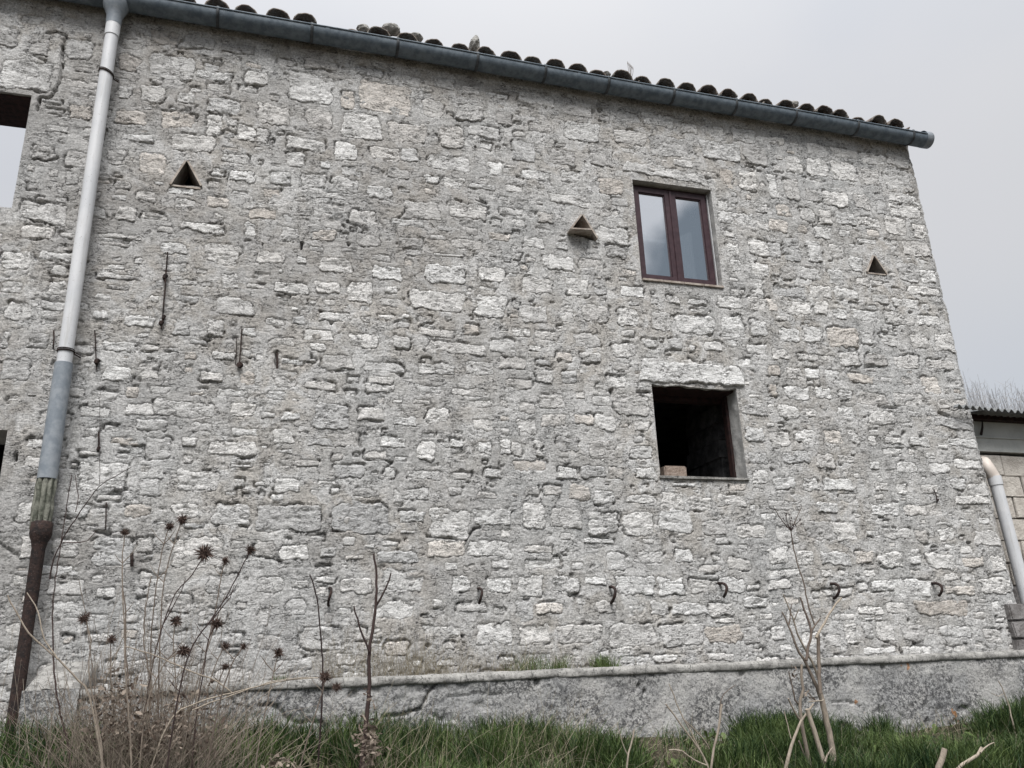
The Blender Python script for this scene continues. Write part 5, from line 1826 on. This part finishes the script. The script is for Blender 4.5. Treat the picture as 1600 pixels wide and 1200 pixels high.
# crumpled dead leaves at the foot of the thistles
mb = MB()
for (px, py, n, sx, sy) in ((235, 1150, 819, 90, 45), (180, 1110, 480, 45, 50), (290, 1130, 390, 50, 60), (575, 1165, 480, 16, 40), (1240, 1050, 14, 12, 14), (575, 1090, 16, 10, 20), (440, 1190, 60, 25, 8), (1265, 1085, 18, 10, 10)):
    for _ in range(n):
        y = rr.uniform(5.0, 5.7)
        p = Vector(at(px + rr.gauss(0, sx * .5), py + rr.gauss(0, sy * .5), y))
        g = gzf(p.x, p.y)
        if p.z < g:
            p.z = g + rr.uniform(0, .1)
        d = Vector((rr.gauss(0, 1), rr.gauss(0, 1), rr.gauss(0, .8) - .3)).normalized()
        s_ = d.cross(Vector((rr.gauss(0, 1), rr.gauss(0, 1), rr.gauss(0, 1)))).normalized()
        nn = d.cross(s_)
        L = rr.uniform(.014, .05)
        w = L * rr.uniform(.15, .5)
        mb.tint = rr.uniform(0, 1) ** 1.3
        c_ = rr.uniform(-1.2, 1.2)
        mb.strip([p, p + d * L * .33 + nn * c_ * L * .3, p + d * L * .7 + nn * c_ * L * .4, p + d * L + nn * c_ * L * .1], [w * .3, w, w * .8, w * .1], s_)
mb.build('dead_leaves', MT['leaf'], None, kind='stuff', label='crumpled brown dead leaves at the foot of the thistle stalks')
mb = MB()
for _ in range(900):      # tangle of thin dead twigs holding them
    y = rr.uniform(5.0, 5.8)
    p = Vector(at(225 + rr.gauss(0, 75), 1195, y))
    x = p.x
    straw(x, y, gzf(x, y), rr.uniform(.25, .85) * (1.25 if rr.random() < .15 else 1), rr.uniform(0, 6.28), rr.uniform(.7, 1.52), rr.uniform(.0011, .0030), rr.uniform(-.2, .9))
mb.build('twig_tangle', MT['stalk'], None, kind='stuff', label='tangle of thin dead twigs in the thistle clump')

mb = MB()
for _ in range(150):
    y = rr.uniform(5.0, 5.8)
    x = at(215 + rr.gauss(0, 95), 1195, y)[0]
    straw(x, y, gzf(x, y), rr.uniform(.6, 1.25), rr.uniform(0, 6.28), rr.uniform(1.15, 1.54), rr.uniform(.0012, .0024), rr.uniform(-.1, .5))
mb.build('tall_dry_stems', MT['stalk'], None, kind='stuff', label='tall fine dry stems rising among the thistle stalks')

# feathery green plants
def feather(px, py, y, n, L, lab, seed):
    r = random.Random(seed)
    b = Vector(at(px, py, y))
    b.z = gzf(b.x, b.y)
    mb = MB()
    for k in range(n):
        az, el = r.uniform(0, 6.28), r.uniform(.3, 1.2)
        d = Vector((math.cos(az) * math.cos(el), math.sin(az) * math.cos(el), math.sin(el)))
        p = b.copy()
        P = []
        l = L * r.uniform(.6, 1.1)
        for i in range(9):
            P.append(p.copy())
            p = p + d * l / 8
            d = (d + Vector((0, 0, -.11))).normalized()
        mb.tint = r.uniform(0, 1)
        mb.tube(P, .0016, 3, caps=False)
        for i in range(1, 9):
            for sgn in (-1, 1):
                s_ = d.cross(Vector((0, 0, 1))).normalized() * sgn
                ll = l * .26 * (1 - i / 10)
                for q in range(4):
                    m_ = P[i] + s_ * ll * (q / 4) + d * ll * .1
                    e = m_ + (s_ * .7 + d * r.uniform(-.4, .9) + Vector((0, 0, r.uniform(-.2, .3)))) * ll * .42
                    mb.strip([m_, (m_ + e) / 2, e], [.003, .006, .001], d)
    mb.v = [(a - b.x, c - b.y, e - b.z) for a, c, e in mb.v]
    o = mb.build('leafy_weed', MT['fern'], None, label=lab, cat='weed', group='feathery green weeds on the bank')
    o.location = b


feather(1440, 1175, 5.3, 26, .30, 'feathery blue green weed low in the grass at the lower right', 1)
feather(90, 1170, 5.7, 34, .34, 'feathery dark green weed in front of the end block at the lower left', 2)
feather(20, 1150, 6.2, 26, .30, 'feathery dark green weed at the foot of the rusty downpipe', 3)
feather(150, 1150, 5.6, 20, .26, 'feathery green weed half hidden in the left of the thistle clump', 4)

# faded reeds on the slope behind the shed
mb = MB()
for _ in range(900):
    y = rr.uniform(12.5, 15)
    x = rr.uniform(12.3, 21)
    z = float(gz(x, y))
    top = EYE + y * rr.uniform(.362, .372 + .045 * (0.5 + 0.5 * math.sin(x * 3.1) * math.cos(x * 1.3)) + .004)
    L = top - z
    mb.tint = rr.uniform(0, 1)
    P = [(x, y, z), (x + rr.uniform(-.05, .05), y, z + L * .5), (x + rr.uniform(-.12, .12), y, z + L * .85), (x + rr.uniform(-.25, .25), y, z + L)]
    mb.tube(P, [.012, .010, .006, .003], 3, caps=False)
    for q in range(5):
        t_ = rr.uniform(.75, 1)
        a = Vector((x, y, z + L * t_))
        e = a + Vector((rr.uniform(-.22, .22), rr.uniform(-.1, .1), rr.uniform(.02, .22)))
        mb.strip([a, (a + e) / 2, e], [.012, .012, .002], (0.3, .2, .9))
mb.build('reeds', MT['reed'], None, kind='stuff', label='faded dry reeds standing behind the shed roof')
print('done', len(bpy.data.objects), 'tris', sum(sum(len(q.vertices) - 2 for q in o.data.polygons) for o in bpy.data.objects if o.type == 'MESH') if False else '')
